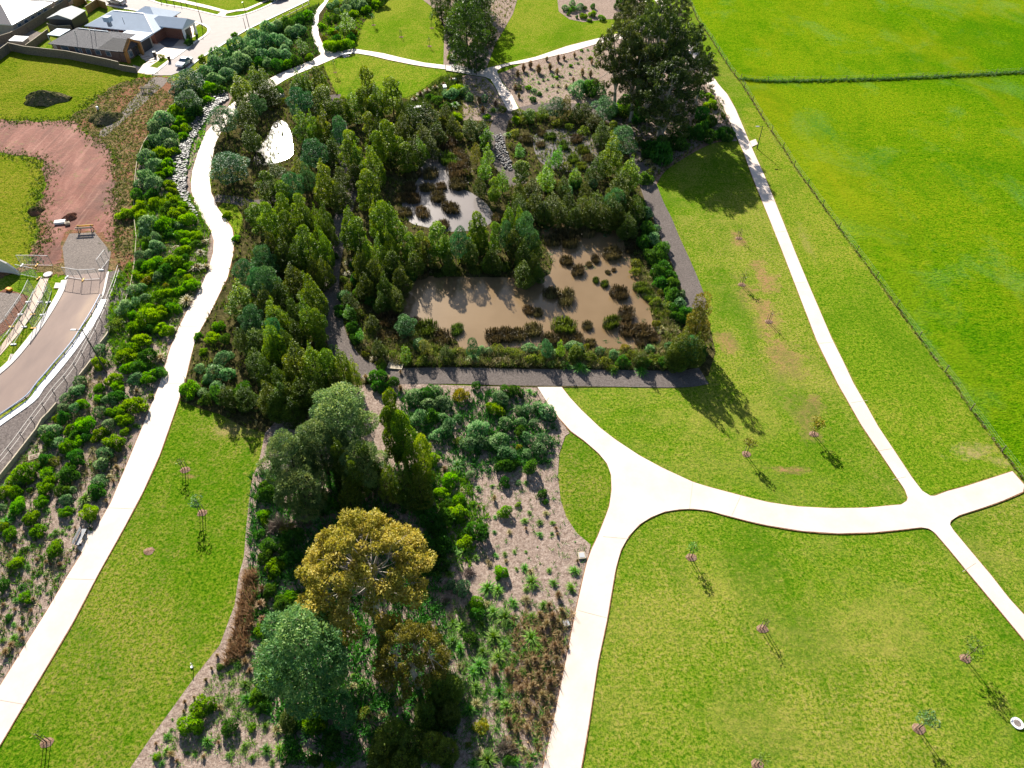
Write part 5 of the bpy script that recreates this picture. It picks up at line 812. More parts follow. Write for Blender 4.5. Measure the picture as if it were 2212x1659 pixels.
# ------------------------------------------------------------------ houses (local frame: u along the front, v to the back)
def frame(O, ang): return Matrix.Translation((O[0], O[1], 0)) @ Matrix.Rotation(ang, 4, 'Z')
def house(name, O, ang, lab, cat='house'):
    r = empty(name, (O[0], O[1], 0), ang); tag(r, lab, cat); return r
def hip(mb, u0, u1, v0, v1, ze, pitch, gl=False, gr=False, oh=.45, th=.16):
    """hip roof, gl / gr turn the left / right end into a gable"""
    u0 -= oh; u1 += oh; v0 -= oh; v1 += oh; hv = (v1-v0)/2; zr = ze+hv*pitch; vm = (v0+v1)/2
    a, b = (u0 if gl else u0+hv), (u1 if gr else u1-hv)
    if a > b: a = b = (u0+u1)/2
    vs = [(u0, v0, ze), (u1, v0, ze), (u1, v1, ze), (u0, v1, ze), (a, vm, zr), (b, vm, zr)]
    lo = [(x, y, z-th) for x, y, z in vs[:4]]
    fs = [(0, 1, 5, 4), (2, 3, 4, 5), (3, 0, 4), (1, 2, 5), (0, 6, 7, 1), (1, 7, 8, 2), (2, 8, 9, 3), (3, 9, 6, 0), (6, 9, 8, 7)]
    mb.add(vs+lo, fs); return zr, vm, a, b
def window(root, face, c, a0, a1, z0, z1, glass='glass'):
    """face 'v': in a wall facing -v at v=c, a along u; face 'u': wall facing +u at u=c, a along v"""
    f, g = MB(), MB()
    if face == 'v':
        f.box(a0-.06, a1+.06, c-.05, c-.003, z0-.06, z1+.06); o = f.build('window', M['white'], root); g.box(a0, a1, c-.065, c-.051, z0, z1)
    else:
        f.box(c+.003, c+.05, a0-.06, a1+.06, z0-.06, z1+.06); o = f.build('window', M['white'], root); g.box(c+.051, c+.065, a0, a1, z0, z1)
    g.build('pane', M[glass], o)
O1, A1 = (-104.0, 165.5), math.atan2(-.25, .968)
hA = house('brick_house', O1, A1, 'brown brick house with dark grey tiled roof and orange timber gable entry')
IV = frame(O1, A1).inverted()
def loc(x, y, z): q = IV @ P(x, y, z); return q
MB().box(.4, 17.6, .4, 9.4, 0, 2.5).build('wall', M['brick'], hA)
mb = MB(); hip(mb, .4, 17.6, .4, 9.4, 2.5, .42); rf = mb.build('roof', M['roof_dark'], hA)
mb = MB(); mb.bar((5.1, 4.9, 4.565), (12.9, 4.9, 4.565), .2, .05); mb.build('ridge_cap', M['roof_pale'], rf)
mb = MB(); hip(mb, 13, 19.2, .3, 5.2, 2.5, .62, gr=True, oh=.3); w_ = mb.build('entry_roof', M['roof_dark'], hA)
MB().box(17.62, 18.7, .5, 5.0, 0, 2.42).build('entry_wall', M['brick'], hA)
mb = MB(); mb.box(19.25, 19.9, .05, .55, 0, 2.6); mb.box(19.25, 19.9, 4.95, 5.45, 0, 2.6); mb.bar((19.58, .1, 2.55), (19.58, 2.75, 4.25), .65, .4); mb.bar((19.58, 5.4, 2.55), (19.58, 2.75, 4.25), .65, .4); mb.build('portal', M['orange_timber'], hA)
mb = MB(); mb.add([(18.72, .5, 2.42), (18.72, 5, 2.42), (18.72, 2.75, 3.8)], [(0, 1, 2)]); mb.build('gable_infill', M['brick'], hA)
for a0 in (1.0, 2.2): window(hA, 'u', 18.7, a0, a0+.95, .5, 2.1)
mb = MB(); mb.box(18.71, 18.78, 3.7, 4.6, .1, 2.2); d_ = mb.build('door', M['dark_metal'], hA); MB().box(18.785, 18.83, 4.4, 4.5, 1.0, 1.1).build('handle', M['galv'], d_)
mb = MB(); mb.box(13.5, 19.3, 5.8, 9.9, 0, 2.6); mb.build('garage_wall', M['render'], hA)
mb = MB(); mb.box(13.2, 20.0, 5.62, 10.3, 2.62, 3.0); mb.build('garage_fascia', M['roof_pale'], hA)
mb = MB(); mb.box(19.31, 19.36, 6.3, 9.4, 0, 2.3); mb.build('garage_door', M['dark_metal'], hA)
for a0, a1, z0, z1 in ((.9, 1.5, 1.2, 2.0), (2.8, 4.6, .1, 2.2), (6.4, 7.2, .1, 2.2), (7.6, 8.0, .1, 2.2), (9.2, 10.3, 1.0, 2.1), (11.6, 12.8, 1.1, 2.1), (14.3, 15.4, 1.1, 2.1)): window(hA, 'v', .4, a0, a1, z0, z1)
mb = MB(); mb.box(-.5, .0, 0, .1, 0, .01)
p1 = [loc(*q) for q in ((102, 75.5, 2.5), (123.6, 62.3, 2.5), (153, 64.5, 2.5), (129, 78.7, 2.5))]
mb = MB(); mb.add([(q.x, q.y, q.z+.12) for q in p1]+[(q.x, q.y, q.z) for q in p1], [(0, 3, 2, 1), (4, 5, 6, 7), (0, 1, 5, 4), (1, 2, 6, 5), (2, 3, 7, 6), (3, 0, 4, 7)])
for q in p1[:2]: mb.bar((q.x+.2, q.y-.1, 0), (q.x+.2, q.y-.1, 2.5), .12)
mb.build('patio_roof', M['roof_pale'], hA)
for k, (x, y) in enumerate(((6.0, 2.6), (9.2, 3.6), (10.0, 4.0))):
    mb = MB(); mb.tube([(x, y, 3.2), (x, y, 4.9)], [.06, .06], 6); mb.build('vent_pipe', M['galv'], hA)
hB = house('brick_house', O1, A1, 'red brick house with pale blue-grey metal roof and rooftop cooler')
MB().box(1.4, 19.0, 11.6, 21.0, 0, 2.6).build('wall', M['brick_red'], hB)
mb = MB(); hip(mb, 1.4, 19.0, 11.6, 21.0, 2.6, .42); rf = mb.build('roof', M['roof_pale'], hB)
mb = MB(); mb.bar((14.3, 16.3, 4.76), (19.4, 11.2, 2.62), .2, .05); mb.bar((14.2, 16.3, 4.755), (6.1, 16.3, 4.755), .18, .05); mb.build('ridge_cap', M['white'], rf)
MB().box(9, 17, 21.02, 24, 0, 2.5).build('rear_wall', M['brick_red'], hB)
mb = MB(); hip(mb, 8, 17.5, 16, 24.2, 2.7, .5); mb.build('rear_roof', M['roof_pale'], hB)
MB().box(17.5, 23.6, 15.6, 19.0, 0, 2.55).build('wing_wall', M['brick_red'], hB)
mb = MB(); hip(mb, 15, 24.6, 14.8, 19.6, 2.9, .5, gr=True, oh=.3); mb.build('porch_roof', M['roof_pale'], hB)
mb = MB(); mb.add([(24.8, 14.9, 2.85), (24.8, 19.5, 2.85), (24.8, 17.2, 4.0)], [(0, 1, 2)]); mb.box(24.7, 24.78, 14.9, 19.5, 2.3, 2.84); mb.build('gable_infill', M['white'], hB)
for v in (15.0, 19.3): MB().box(24.4, 24.85, v-.25, v+.2, 0, 2.7).build('pillar', M['white'], hB)
MB().box(23.62, 23.68, 16.0, 18.6, 0, 2.2).build('garage_door', M['dark_metal'], hB)
for a0 in (15.7, 17.6): window(hB, 'u', 24.8, a0, a0+.5, 2.9, 3.35)
for a0, a1, z0, z1 in ((2.2, 3.3, .9, 2.2), (5.0, 6.4, .9, 2.2), (7.6, 8.2, .2, 2.2), (8.5, 9.6, .9, 2.2), (11, 12.2, .9, 2.2), (13.4, 14.6, .9, 2.2), (15.6, 16.4, .9, 2.2)): window(hB, 'v', 11.6, a0, a1, z0, z1)
q = loc(236, 50, 4.3); mb = MB(); mb.box(q.x-.35, q.x+.35, q.y-.35, q.y+.35, 3.6, 4.7); st = mb.build('cooler_stand', M['galv'], hB)
MB().box(q.x-.75, q.x+.75, q.y-.7, q.y+.7, 4.72, 5.75).build('roof_cooler', M['roof_pale'], hB)
mb = MB(); mb.tube([(q.x+3.2, q.y+1, 4), (q.x+3.2, q.y+1, 5.6)], [.07, .07], 6); mb.build('vent_pipe', M['galv'], hB)
e1, e2 = P(26, 54, 2.7), P(98, 14, 2.7); d = (e2-e1); aC = math.atan2(d.y, d.x)
hC = house('rendered_house', (e1.x, e1.y), aC, 'pale rendered house with bright white metal roof in the top left corner')
MB().box(.5, 15, .5, 15, 0, 2.6).build('wall', M['render'], hC)
mb = MB(); z_, vm, a, b = hip(mb, .5, 15, .5, 15, 2.7, .36, oh=.5); mb.build('roof', M['roof_white'], hC)
mb = MB(); hv = 7.75; mb.add([(0-.02, 0, 2.72), (0-.02, 15.5, 2.72), (hv-.02, 7.75, 2.72+hv*.36)], [(0, 2, 1)]); mb.build('tiled_hip', M['roof_stripe'], hC)
for a0 in (2, 4.5, 7, 9.5, 12): window(hC, 'v', .5, a0, a0+1.2, .8, 2.1)
hD = house('rendered_house', (e1.x+d.normalized().x*16.3, e1.y+d.normalized().y*16.3), aC, 'white-roofed house cut by the top edge behind the corner house')
MB().box(.5, 13, .5, 12, 0, 2.6).build('wall', M['render'], hD)
mb = MB(); hip(mb, .5, 13, .5, 12, 2.7, .36, oh=.5); mb.build('roof', M['roof_white'], hD)
for a0 in (2, 5, 8): window(hD, 'v', .5, a0, a0+1.2, .8, 2.1)
r1, r2 = P(123, 32, 3.4), P(155, 12, 3.4); d = r2-r1; aS = math.atan2(d.y, d.x)
sh = house('garden_shed', (r1.x, r1.y), aS, 'large grey shed with corrugated gable roof behind the pale-roofed house', 'shed')
Ls = d.length
mb = MB(); mb.box(.15, Ls-.15, -3.0, 3.0, 0, 2.35); mb.add([(.15, -3, 2.36), (.15, 3, 2.36), (.15, 0, 3.3)], [(0, 2, 1)]); mb.build('wall', M['dark_metal'], sh)
mb = MB(); hip(mb, .2, Ls-.2, -3.0, 3.0, 2.45, .3, True, True, .2, .06); mb.build('roof', M['roof_shed'], sh)
s2 = house('garden_shed', tuple(P(50, 103))[:2], A1+.1, 'small white-roofed garden shed in the fence corner', 'shed')
MB().box(-1.6, 1.6, -1.0, 1.0, 0, 1.9).build('wall', M['render'], s2); mb = MB(); mb.add([(-1.8, -1.2, 1.95), (1.8, -1.2, 1.95), (1.8, 1.2, 2.15), (-1.8, 1.2, 2.15)], [(0, 1, 2, 3)]); mb.box(-1.8, 1.8, -1.2, -1.1, 1.8, 1.94); mb.build('roof', M['roof_white'], s2)

# ------------------------------------------------------------------ fences and walls
def paling(pts, h, lab, mat='wood', cap='wood_pale', zt=False):
    w_ = [P(*p) for p in pts]; root = empty('timber_fence', tuple(w_[0])); tag(root, lab, 'fence'); o = w_[0]; q = MB(); c = MB()
    for a, b in zip(w_, w_[1:]):
        a, b = a-o, b-o; L_ = (b-a).length; n = max(1, int(L_/.16)); dr = (b-a)/n; nv = Vector((-dr.y, dr.x, 0)).normalized()*.03
        for i in range(n):
            s_, e_ = a+dr*i, a+dr*(i+.93); k = (i % 2)*.012; hh = h*(1-.01*(i % 3)); off = nv*(1+k*20)
            q.add([s_-off, e_-off, e_+off, s_+off, s_-off+Vector((0, 0, hh)), e_-off+Vector((0, 0, hh)), e_+off+Vector((0, 0, hh)), s_+off+Vector((0, 0, hh))], [(4, 5, 6, 7), (0, 1, 5, 4), (1, 2, 6, 5), (2, 3, 7, 6), (3, 0, 4, 7)])
        c.bar(a+Vector((0, 0, h+.05)), b+Vector((0, 0, h+.05)), .14, .07)
        m_ = max(1, round(L_/2.4))
        for i in range(m_+1):
            p = a.lerp(b, i/m_); t = MB(); t.bar((p.x, p.y+.09, 0), (p.x, p.y+.09, h*.97), .11); t.build('post', M['wood'], root)
    q.build('palings', M[mat], root); c.build('top_rail', M[cap], root); return root
paling([(24, 110), (60, 118), (150, 128), (238, 146), (262, 152)], 1.8, 'long grey paling fence between the brick house and the vacant grass lot')
paling([(262, 153), (297, 159)], 1.3, 'short low paling fence stepping down to the footpath')
paling([(-8, 100), (30, 88), (62, 70), (98, 47), (130, 28), (150, 14)], 1.8, 'paling fence in front of the white-roofed corner house')
paling([(62, 112), (82, 98), (108, 78)], 1.5, 'paling fence beside the small back lawn')
paling([(-20, 142), (0, 130), (24, 112)], 1.8, 'paling fence at the left edge running to the fence corner')
paling([(108, 66), (128, 72), (158, 70)], 1.6, 'paling fence between the shed and the patio roof')
paling([(163, 16), (186, 6), (192, 18)], 1.7, 'brown angled paling fence beside the shed', 'wood_new')
paling([(190, 30), (214, 14), (232, 20)], 1.7, 'brown angled paling fence behind the pale-roofed house', 'wood_new')
paling([(306, 88), (326, 96)], 1.2, 'short paling fence between the two driveways')
def postfence(name, pts, h, sp, lab, rails, post, railm, pw=.1, rw=.05, cat='fence', pm='dark_metal'):
    w_ = [P(*p) for p in pts]; root = empty(name, tuple(w_[0])); tag(root, lab, cat); o = w_[0]; acc = 0; R = random.Random(len(pts))
    w_ = [Vector((x, y, 0)) for x, y in catmull([(p.x-o.x, p.y-o.y) for p in w_], 3)]
    for zr in rails:
        mb = MB()
        for a, b in zip(w_, w_[1:]): mb.bar(a+Vector((0, 0, zr)), b+Vector((0, 0, zr)), rw)
        mb.build('rail' if rw > .03 else 'wire', M[railm], root)
    for a, b in zip(w_, w_[1:]):
        L_ = (b-a).length
        while acc < L_:
            p = a.lerp(b, acc/L_); t = MB(); post(t, p, (b-a).normalized(), h, R); t.build('post', M[pm], root); acc += sp
        acc -= L_
    return root
def stick(t, p, d_, h, R): t.tube([p, p+Vector((R.uniform(-.06, .06), R.uniform(-.06, .06), h*R.uniform(.93, 1.05)))], [.07, .06], 6)
def bent(t, p, d_, h, R):
    n_ = Vector((-d_.y, d_.x, 0)); t.tube([p, p+Vector((0, 0, h*.75)), p+n_*.12+Vector((0, 0, h*.95)), p+n_*.42+Vector((0, 0, h))], [.045]*4, 6)
postfence('wire_fence', FENCE[1:], 1.15, 6.5, 'long wire fence between the park lawn and the bright paddock', (.4, .75, 1.05), stick, 'galv', rw=.007, pm='wood')
postfence('wire_fence', F2[:6]+[(2290, 151)], 1.2, 5.6, 'wire fence crossing the paddock from the long fence to the right edge', (.4, .75, 1.05), stick, 'galv', rw=.007, pm='wood')
PR = [(262, 588), (252, 620), (241, 648), (231, 674), (220, 700), (208, 725), (194, 751), (179, 779), (165, 803), (149, 824), (124, 853), (104, 880), (85, 905), (67, 929), (49, 954), (30, 979), (8, 1006), (-30, 1048)]
postfence('pipe_rail_fence', PR, 1.35, 2.3, 'galvanised pipe handrail on bent posts above the stony bank', (.75, 1.3), bent, 'kerb', rw=.05)
postfence('bollard_fence', [(412, 166), (440, 148), (470, 130), (500, 110), (530, 90), (565, 66), (600, 48), (640, 28), (670, 12)], .75, 2.6, 'low pale timber rail with dark posts along the upper street', (.5,), lambda t, p, d_, h, R: t.bar(p, p+Vector((0, 0, h*1.35)), .13), 'wood_pale', rw=.13)
for i, (x, y) in enumerate(((349, 7), (361, 9), (377, 12), (393, 15), (404, 14))):
    t = MB(); p = P(x, y); t.tube([(0, 0, 0), (0, 0, 1.15), (0, 0, 1.2)], [.08, .08, .03], 8); o = t.build('bollard', M['black']); o.location = p
    tag(o, ['leftmost', 'second', 'third', 'fourth', 'rightmost'][i]+' of the dark bollards on the verge at the top edge', 'bollard', 'dark bollards on the upper verge')
# guard rail beside the white strip
GRL = [(219, 641), (200, 676), (176, 715), (160, 740), (141, 764), (120, 788), (100, 812), (84, 830), (62, 858), (30, 882), (0, 903), (-40, 935)]
root = empty('guard_rail', tuple(P(*GRL[0]))); tag(root, 'blue-grey steel guard rail beside the curved road', 'guard rail'); o0 = P(*GRL[0])
g_ = [Vector((x-o0.x, y-o0.y, 0)) for x, y in catmull([tuple(P(*p).xy) for p in GRL], 3)]
mb = MB()
for a, b in zip(g_, g_[1:]):
    for zz, w__ in ((.36, .04), (.45, .08)): mb.bar(a+Vector((0, 0, zz)), b+Vector((0, 0, zz)), w__, .09)
mb.build('beam', plain('blue_steel', (.34, .40, .52), .4, .5, .3, .1), root)
acc = 0
for a, b in zip(g_, g_[1:]):
    L_ = (b-a).length
    while acc < L_:
        p = a.lerp(b, acc/L_); nn = (b-a).normalized(); nn = Vector((-nn.y, nn.x, 0)); t = MB(); t.bar(p+nn*.14, p+nn*.14+Vector((0, 0, .5)), .08); t.build('post', M['dark_metal'], root); acc += 2.0
    acc -= L_
def lowwall(name, pts, h, th, mat, lab, taper=None, cat='wall'):
    w_ = [P(*p) for p in pts]; o = w_[0]; mb = MB()
    for i, (a, b) in enumerate(zip(w_, w_[1:])):
        a, b = a-o, b-o; n_ = Vector((-(b-a).y, (b-a).x, 0)).normalized()*th/2
        h0, h1 = (taper[i], taper[i+1]) if taper else (h, h)
        vs = [a-n_, b-n_, b+n_, a+n_]; mb.add([*vs, *[q+Vector((0, 0, hh)) for q, hh in zip(vs, (h0, h1, h1, h0))]], [(4, 5, 6, 7), (0, 1, 5, 4), (1, 2, 6, 5), (2, 3, 7, 6), (3, 0, 4, 7)])
    ob = mb.build(name, M[mat]); ob.location = o; return tag(ob, lab, cat)
lowwall('retaining_wall', [(127, 877), (110, 897), (95, 912), (82, 935), (55, 970), (32, 1000), (0, 1040), (-30, 1075)], .7, .16, 'wood_pale', 'low sleeper retaining wall below the pipe handrail at the left edge')
lowwall('retaining_wall', [(200, 784), (188, 800), (175, 816)], .6, .16, 'wood_pale', 'short middle piece of sleeper wall between shrubs')
lowwall('retaining_wall', [(240, 717), (232, 731), (220, 746)], .6, .16, 'wood_pale', 'short upper piece of sleeper wall beside the stony bank')
lowwall('timber_edging', [(380, 222), (370, 232), (360, 243), (343, 265), (327, 288), (313, 308), (305, 326), (297, 352), (294, 376), (291, 415), (290, 465), (296, 515), (291, 577), (282, 627), (272, 652)], .35, .08, 'wood_pale', 'thin timber edging along the upper left garden bed', cat='edging')
lowwall('curved_wall', [(-30, 586), (0, 587), (15, 588), (28, 590), (38, 592), (43, 594)], 2, .25, 'kerb', 'grey curved concrete wall with a dark hollow at the left edge', (2.6, 2.5, 2.3, 1.8, 1.1, .6))
def tpanel(a, b, lab, feet='white', h=1.9):
    a, b = P(*a), P(*b); root = empty('temporary_fence_panel', tuple(a)); tag(root, lab, 'fence panel', 'temporary wire fence panels'); d = b-a; d = d.normalized()*min(d.length, 3.4)
    mb = MB(); z = Vector((0, 0, 1)); lo = z*.15; hi = z*h
    for p, q in ((lo, hi), (d+lo, d+hi), (lo, d+lo), (hi, d+hi), (d*.5+lo, d*.5+hi)): mb.bar(p, q, .05)
    mb.build('panel_frame', M['galv'], root); mb = MB()
    for i in range(1, 22): mb.bar(d*i/22+lo, d*i/22+hi, .006)
    for i in range(1, 9): mb.bar(lo.lerp(hi, i/9), d+lo.lerp(hi, i/9), .006)
    mb.build('wire_mesh', M['galv'], root)
    mb = MB(); n_ = Vector((-d.y, d.x, 0)).normalized(); mb.bar(n_*.35+z*.09, n_*-.35+z*.09, .22, .14); mb.build('foot_block', M[feet], root)
TP = [((-6, 750), (26, 707)), ((26, 707), (45, 680)), ((45, 680), (62, 653)), ((62, 653), (74, 627)), ((84, 602), (46, 594)), ((93, 681), (105, 654)), ((105, 654), (113, 628)), ((73, 710), (93, 681)), ((30, 745), (53, 707)), ((53, 707), (72, 680)), ((72, 680), (87, 653)), ((87, 653), (104, 620)), ((145, 600), (178, 605)), ((180, 606), (217, 604)), ((219, 584), (236, 562)), ((48, 574), (80, 574)), ((80, 574), (115, 575))]
TL = ['at the left edge beside the soil pit', 'second from the left edge along the soil pit', 'third from the left edge along the soil pit', 'at the upper end of the soil pit', 'across the end of the curved wall', 'on the road side verge, upper middle', 'at the upper end of the road side verge', 'at the lower end of the road side verge', 'lowest along the footpath', 'second lowest along the footpath', 'third lowest along the footpath', 'uppermost along the footpath', 'on the left half of the road end', 'on the right half of the road end', 'standing askew on crushed rock at the road end', 'on the weeds left above the footpath', 'on the weeds above the footpath end']
for i, ((a, b), l_) in enumerate(zip(TP, TL)): tpanel(a, b, 'wire fence panel '+l_, 'yellow' if i % 3 == 1 else 'white')

# ------------------------------------------------------------------ street furniture and small things
def lamp(x, y, h, lab, arm=None, double=False):
    p = P(x, y); root = empty('street_lamp', tuple(p)); tag(root, lab, 'street lamp')
    t = MB(); t.tube([(0, 0, 0), (0, 0, h*.3), (0, 0, h)], [.11, .08, .05], 8); t.build('pole', M['dark_metal'], root)
    arm = arm or (-1, 0); a = Vector((arm[0], arm[1], 0)); t = MB(); t.tube([Vector((0, 0, h*.95))-a*(.9 if double else 0), Vector((0, 0, h*.96))+a*.9], [.035, .035], 5); t.build('arm', M['dark_metal'], root)
    t = MB(); q = Vector((0, 0, h*.97))+a*1.0; t.bar(q-a*.3, q+a*.35, .26, .1); t.build('lamp_head', M['galv'], root)
lamp(1029, 162, 5.0, 'slim street lamp crossing the upper concrete path near the footbridge', (-.3, .1))
lamp(1635, 321, 4.4, 'street lamp with a small concrete pad right of the right path', (-.9, 0))
lamp(231, 805, 7.5, 'tall pole with crossarm leaning over the lower left road', (-1, 0), True)
lamp(436, 48, 6.5, 'tall pole on the rounded corner of the upper street', (-.3, 0))
lamp(541, 70, 6.8, 'tall pole on the verge of the upper street, right of its shorter neighbour', (-.2, .2))
lamp(534, 74, 3.8, 'short street lamp on the verge beside the tall pole', (-.8, 0))
def box_thing(name, x, y, sx, sy, sz, mat, lab, cat, rz=0.0, inner=None):
    p = P(x, y); mb = MB(); mb.box(-sx/2, sx/2, -sy/2, sy/2, 0, sz); o = mb.build(name, M[mat]); o.location = (p.x, p.y, .05); o.rotation_euler = (0, 0, rz); tag(o, lab, cat)
    if inner: mb = MB(); k = .36; mb.box(-sx*k, sx*k, -sy*k, sy*k, sz+.003, sz+.02); mb.build(inner[0], M[inner[1]], o)
    return o
box_thing('drain_pit', 1256.5, 1202, .75, .75, .22, 'wood_pale', 'square drain pit with grey grate beside the centre path', 'drain pit', .1, ('grate', 'galv'))
box_thing('drain_pit', 1223, 1348, .7, .75, .2, 'dark_metal', 'dark drain pit in brown sedges beside the centre path', 'drain pit', .3, ('grate', 'galv'))
box_thing('drain_pit', 76, 989, 1.2, .75, .2, 'wood_pale', 'drain pit with pale frame below the sleeper wall', 'drain pit', .5, ('grate', 'mulch'))
box_thing('headwall', 902, 236, 1.5, .8, .5, 'white', 'white concrete headwall where the ditch enters the trees', 'headwall', .3, ('opening', 'dark_metal'))
box_thing('headwall', 961, 193, .7, 1.3, .7, 'white', 'small white headwall on the ditch bank', 'headwall', .2, ('opening', 'dark_metal'))
box_thing('headwall', 982, 176, .9, .5, .6, 'kerb', 'small concrete block at the ditch under the footbridge', 'headwall', .2, ('opening', 'dark_metal'))
box_thing('headwall', 606, 210, 1.6, 1.0, .6, 'kerb', 'concrete culvert outlet in the trees under the upper path', 'headwall', .2, ('opening', 'dark_metal'))
def disc(name, x, y, r0, r1, lab, cat, ring='white', mid='kerb'):
    p = P(x, y); mb = MB(); N = 28
    vs = [(r0*math.cos(6.2832*i/N), r0*math.sin(6.2832*i/N), z) for z in (0, .1) for i in range(N)]
    mb.add(vs, [tuple(range(N, 2*N))]+[(i, (i+1) % N, N+(i+1) % N, N+i) for i in range(N)]); o = mb.build(name, M[ring]); o.location = (p.x, p.y, .01); tag(o, lab, cat)
    mb = MB(); mb.add([(r1*math.cos(6.2832*i/N), r1*math.sin(6.2832*i/N), .106) for i in range(N)], [tuple(range(N))]); mb.build('cover', M[mid], o)
disc('manhole', 2196.5, 1563, .5, .3, 'round white manhole ring with grey cover at the lower right', 'manhole', mid='crushed_rock')
disc('manhole', 104, 593, .62, .5, 'pale round manhole in the weeds above the footpath', 'manhole', 'kerb')
disc('water_valve', 415, 1441, .13, .05, 'tiny white-capped valve on the lower strip lawn', 'valve')
p = P(415, 1440); t = MB(); t.tube([(0, 0, 0), (0, 0, .75)], [.04, .04], 6); o = t.build('marker_post', M['white']); o.location = (p.x+.1, p.y, 0); tag(o, 'thin white marker post on the lower strip lawn', 'marker')
p = P(1180, 1636); t = MB(); t.tube([(0, 0, 0), (0, 0, 1.9)], [.03, .025], 6); o = t.build('marker_post', M['galv']); o.location = tuple(p); tag(o, 'thin metal marker post beside the centre path at the bottom edge', 'marker')
# bridge
a, b = P(968, 147), P(1026, 156); d = b-a; ang = math.atan2(d.y, d.x); Lb = d.length
root = empty('footbridge', (a.x, a.y, 0), ang); tag(root, 'small concrete footbridge with dark metal railings over the ditch', 'bridge')
MB().box(0, Lb, -1.55, 1.55, .11, .17).build('deck', M['kerb'], root)
for v in (-1.5, 1.5):
    t = MB(); t.bar((.1, v, 1.3), (Lb-.1, v, 1.3), .08); t.bar((.1, v, .3), (Lb-.1, v, .3), .06)
    for k in range(int(Lb/.16)): t.bar((.1+k*.16, v, .3), (.1+k*.16, v, 1.3), .025)
    for k in range(5): t.bar((.1+(Lb-.2)*k/4, v, .1), (.1+(Lb-.2)*k/4, v, 1.35), .09)
    t.build('railing', M['dark_metal'], root)
# benches
def bench(x, y, rz, lab, back=True, pad=None, L_=1.9, mat='galv'):
    p = P(x, y); root = empty('park_bench', (p.x, p.y, .1), rz); tag(root, lab, 'bench')
    mb = MB()
    for k in range(4): mb.box(-L_/2, L_/2, -.22+k*.12, -.13+k*.12, .43, .47)
    mb.build('seat', M[mat], root)
    if back:
        mb = MB()
        for k in range(3): mb.box(-L_/2, L_/2, .27, .30, .55+k*.13, .64+k*.13)
        mb.build('backrest', M[mat], root)
    for s in (-1, 1):
        mb = MB(); mb.box(s*L_*.38-.04, s*L_*.38+.04, -.22, .28, 0, .42); mb.build('leg', M['dark_metal'], root)
d = P(190, 1190)-P(240, 1085)
ang = math.atan2(d.y, d.x)
sheet('bench_pad', [(208, 1148), (191, 1147), (166, 1184), (178, 1194)], Z['conc']-.004, M['concrete'])
bench(179, 1166, ang+math.pi, 'steel bench with backrest on the edge of the left path')
sheet('bench_pad', [(736, 120), (745, 117), (756, 121), (744, 126)], Z['conc']-.004, M['concrete'])
bench(748, 121, .25, 'backless bench on a slab under the upper path junction', False, L_=2.4, mat='white')
sheet('bench_pad', [(1619, 306), (1632, 301), (1637, 312), (1624, 318)], Z['conc']-.004, M['concrete'])
p = P(857, 785); root = empty('timber_deck', (p.x, p.y, 0), -.12); tag(root, 'small framed timber deck at the bend of the gravel path', 'deck')
mb = MB()
for k in range(9): mb.box(-.85, .85, -1.1+k*.245, -.89+k*.245, .12, .17)
mb.build('boards', M['wood_pale'], root); mb = MB(); mb.box(-.97, -.87, -1.2, 1.2, .05, .24); mb.box(.87, .97, -1.2, 1.2, .05, .24); mb.box(-.86, .86, 1.11, 1.2, .05, .24); mb.box(-.86, .86, -1.2, -1.12, .05, .24); mb.build('frame', M['wood_pale'], root)
def trestle(x, y, rz, lab, yel):
    p = P(x, y); root = empty('road_barrier', (p.x, p.y, 0), rz); tag(root, lab, 'barrier')
    for k, m_ in enumerate(('wood_pale', yel)): MB().box(-1.3, 1.3, -.35+.65*k, -.3+.65*k, .75, 1.0).build('board', M[m_], root)
    for s in (-1, 1):
        mb = MB(); mb.bar((s, -.6, 0), (s, 0, 1.1), .09); mb.bar((s, .6, 0), (s, 0, 1.1), .09); mb.bar((s, -.45, .25), (s, .45, .25), .07); mb.build('leg', M['wood'], root)
trestle(319, 198, .0, 'timber trestle barrier on the track below the upper street end', 'wood_pale')
trestle(187, 500, .1, 'timber trestle barrier with yellow board beyond the lower street end', 'yellow')
def bin_(x, y, lab, rz):
    p = P(x, y); root = empty('wheelie_bin', (p.x, p.y, .08), rz); tag(root, lab, 'bin'); mb = MB()
    mb.add([(-.24, -.28, .05), (.24, -.28, .05), (.24, .28, .05), (-.24, .28, .05), (-.3, -.36, .95), (.3, -.36, .95), (.3, .36, .95), (-.3, .36, .95)], [(3, 2, 1, 0), (0, 1, 5, 4), (1, 2, 6, 5), (2, 3, 7, 6), (3, 0, 4, 7)]); mb.build('body', M['black'], root)
    mb = MB(); mb.add([(-.32, -.38, .955), (.32, -.38, .955), (.32, .4, .955), (-.32, .4, .955), (-.3, -.3, 1.06), (.3, -.3, 1.06), (.3, .36, 1.09), (-.3, .36, 1.09)], [(4, 5, 6, 7), (0, 1, 5, 4), (1, 2, 6, 5), (2, 3, 7, 6), (3, 0, 4, 7)]); mb.build('lid', M['black'], root)
    for s in (-1, 1): t = MB(); t.tube([(s*.26, .3, .1), (s*.32, .3, .1)], [.1, .1], 10); t.build('wheel', M['dark_metal'], root)
bin_(336, 123, 'black wheelie bin beside the stepping pavers', .2); bin_(367, 132, 'black wheelie bin on the kerb of the front verge', .3)
box_thing('concrete_offcut', 131, 482, 1.6, .8, .35, 'white', 'pale slab dumped beside the red dirt', 'slab', .2)
box_thing('concrete_offcut', 147, 485, .7, .6, .35, 'wood_pale', 'small crate beside the pale slab on the red dirt', 'crate', .5, ('hollow', 'wood'))
box_thing('plastic_tub', 21, 627, .8, .5, .3, 'orange', 'orange tub in the soil pit by the curved wall', 'tub', -.4, ('hollow', 'yellow'))
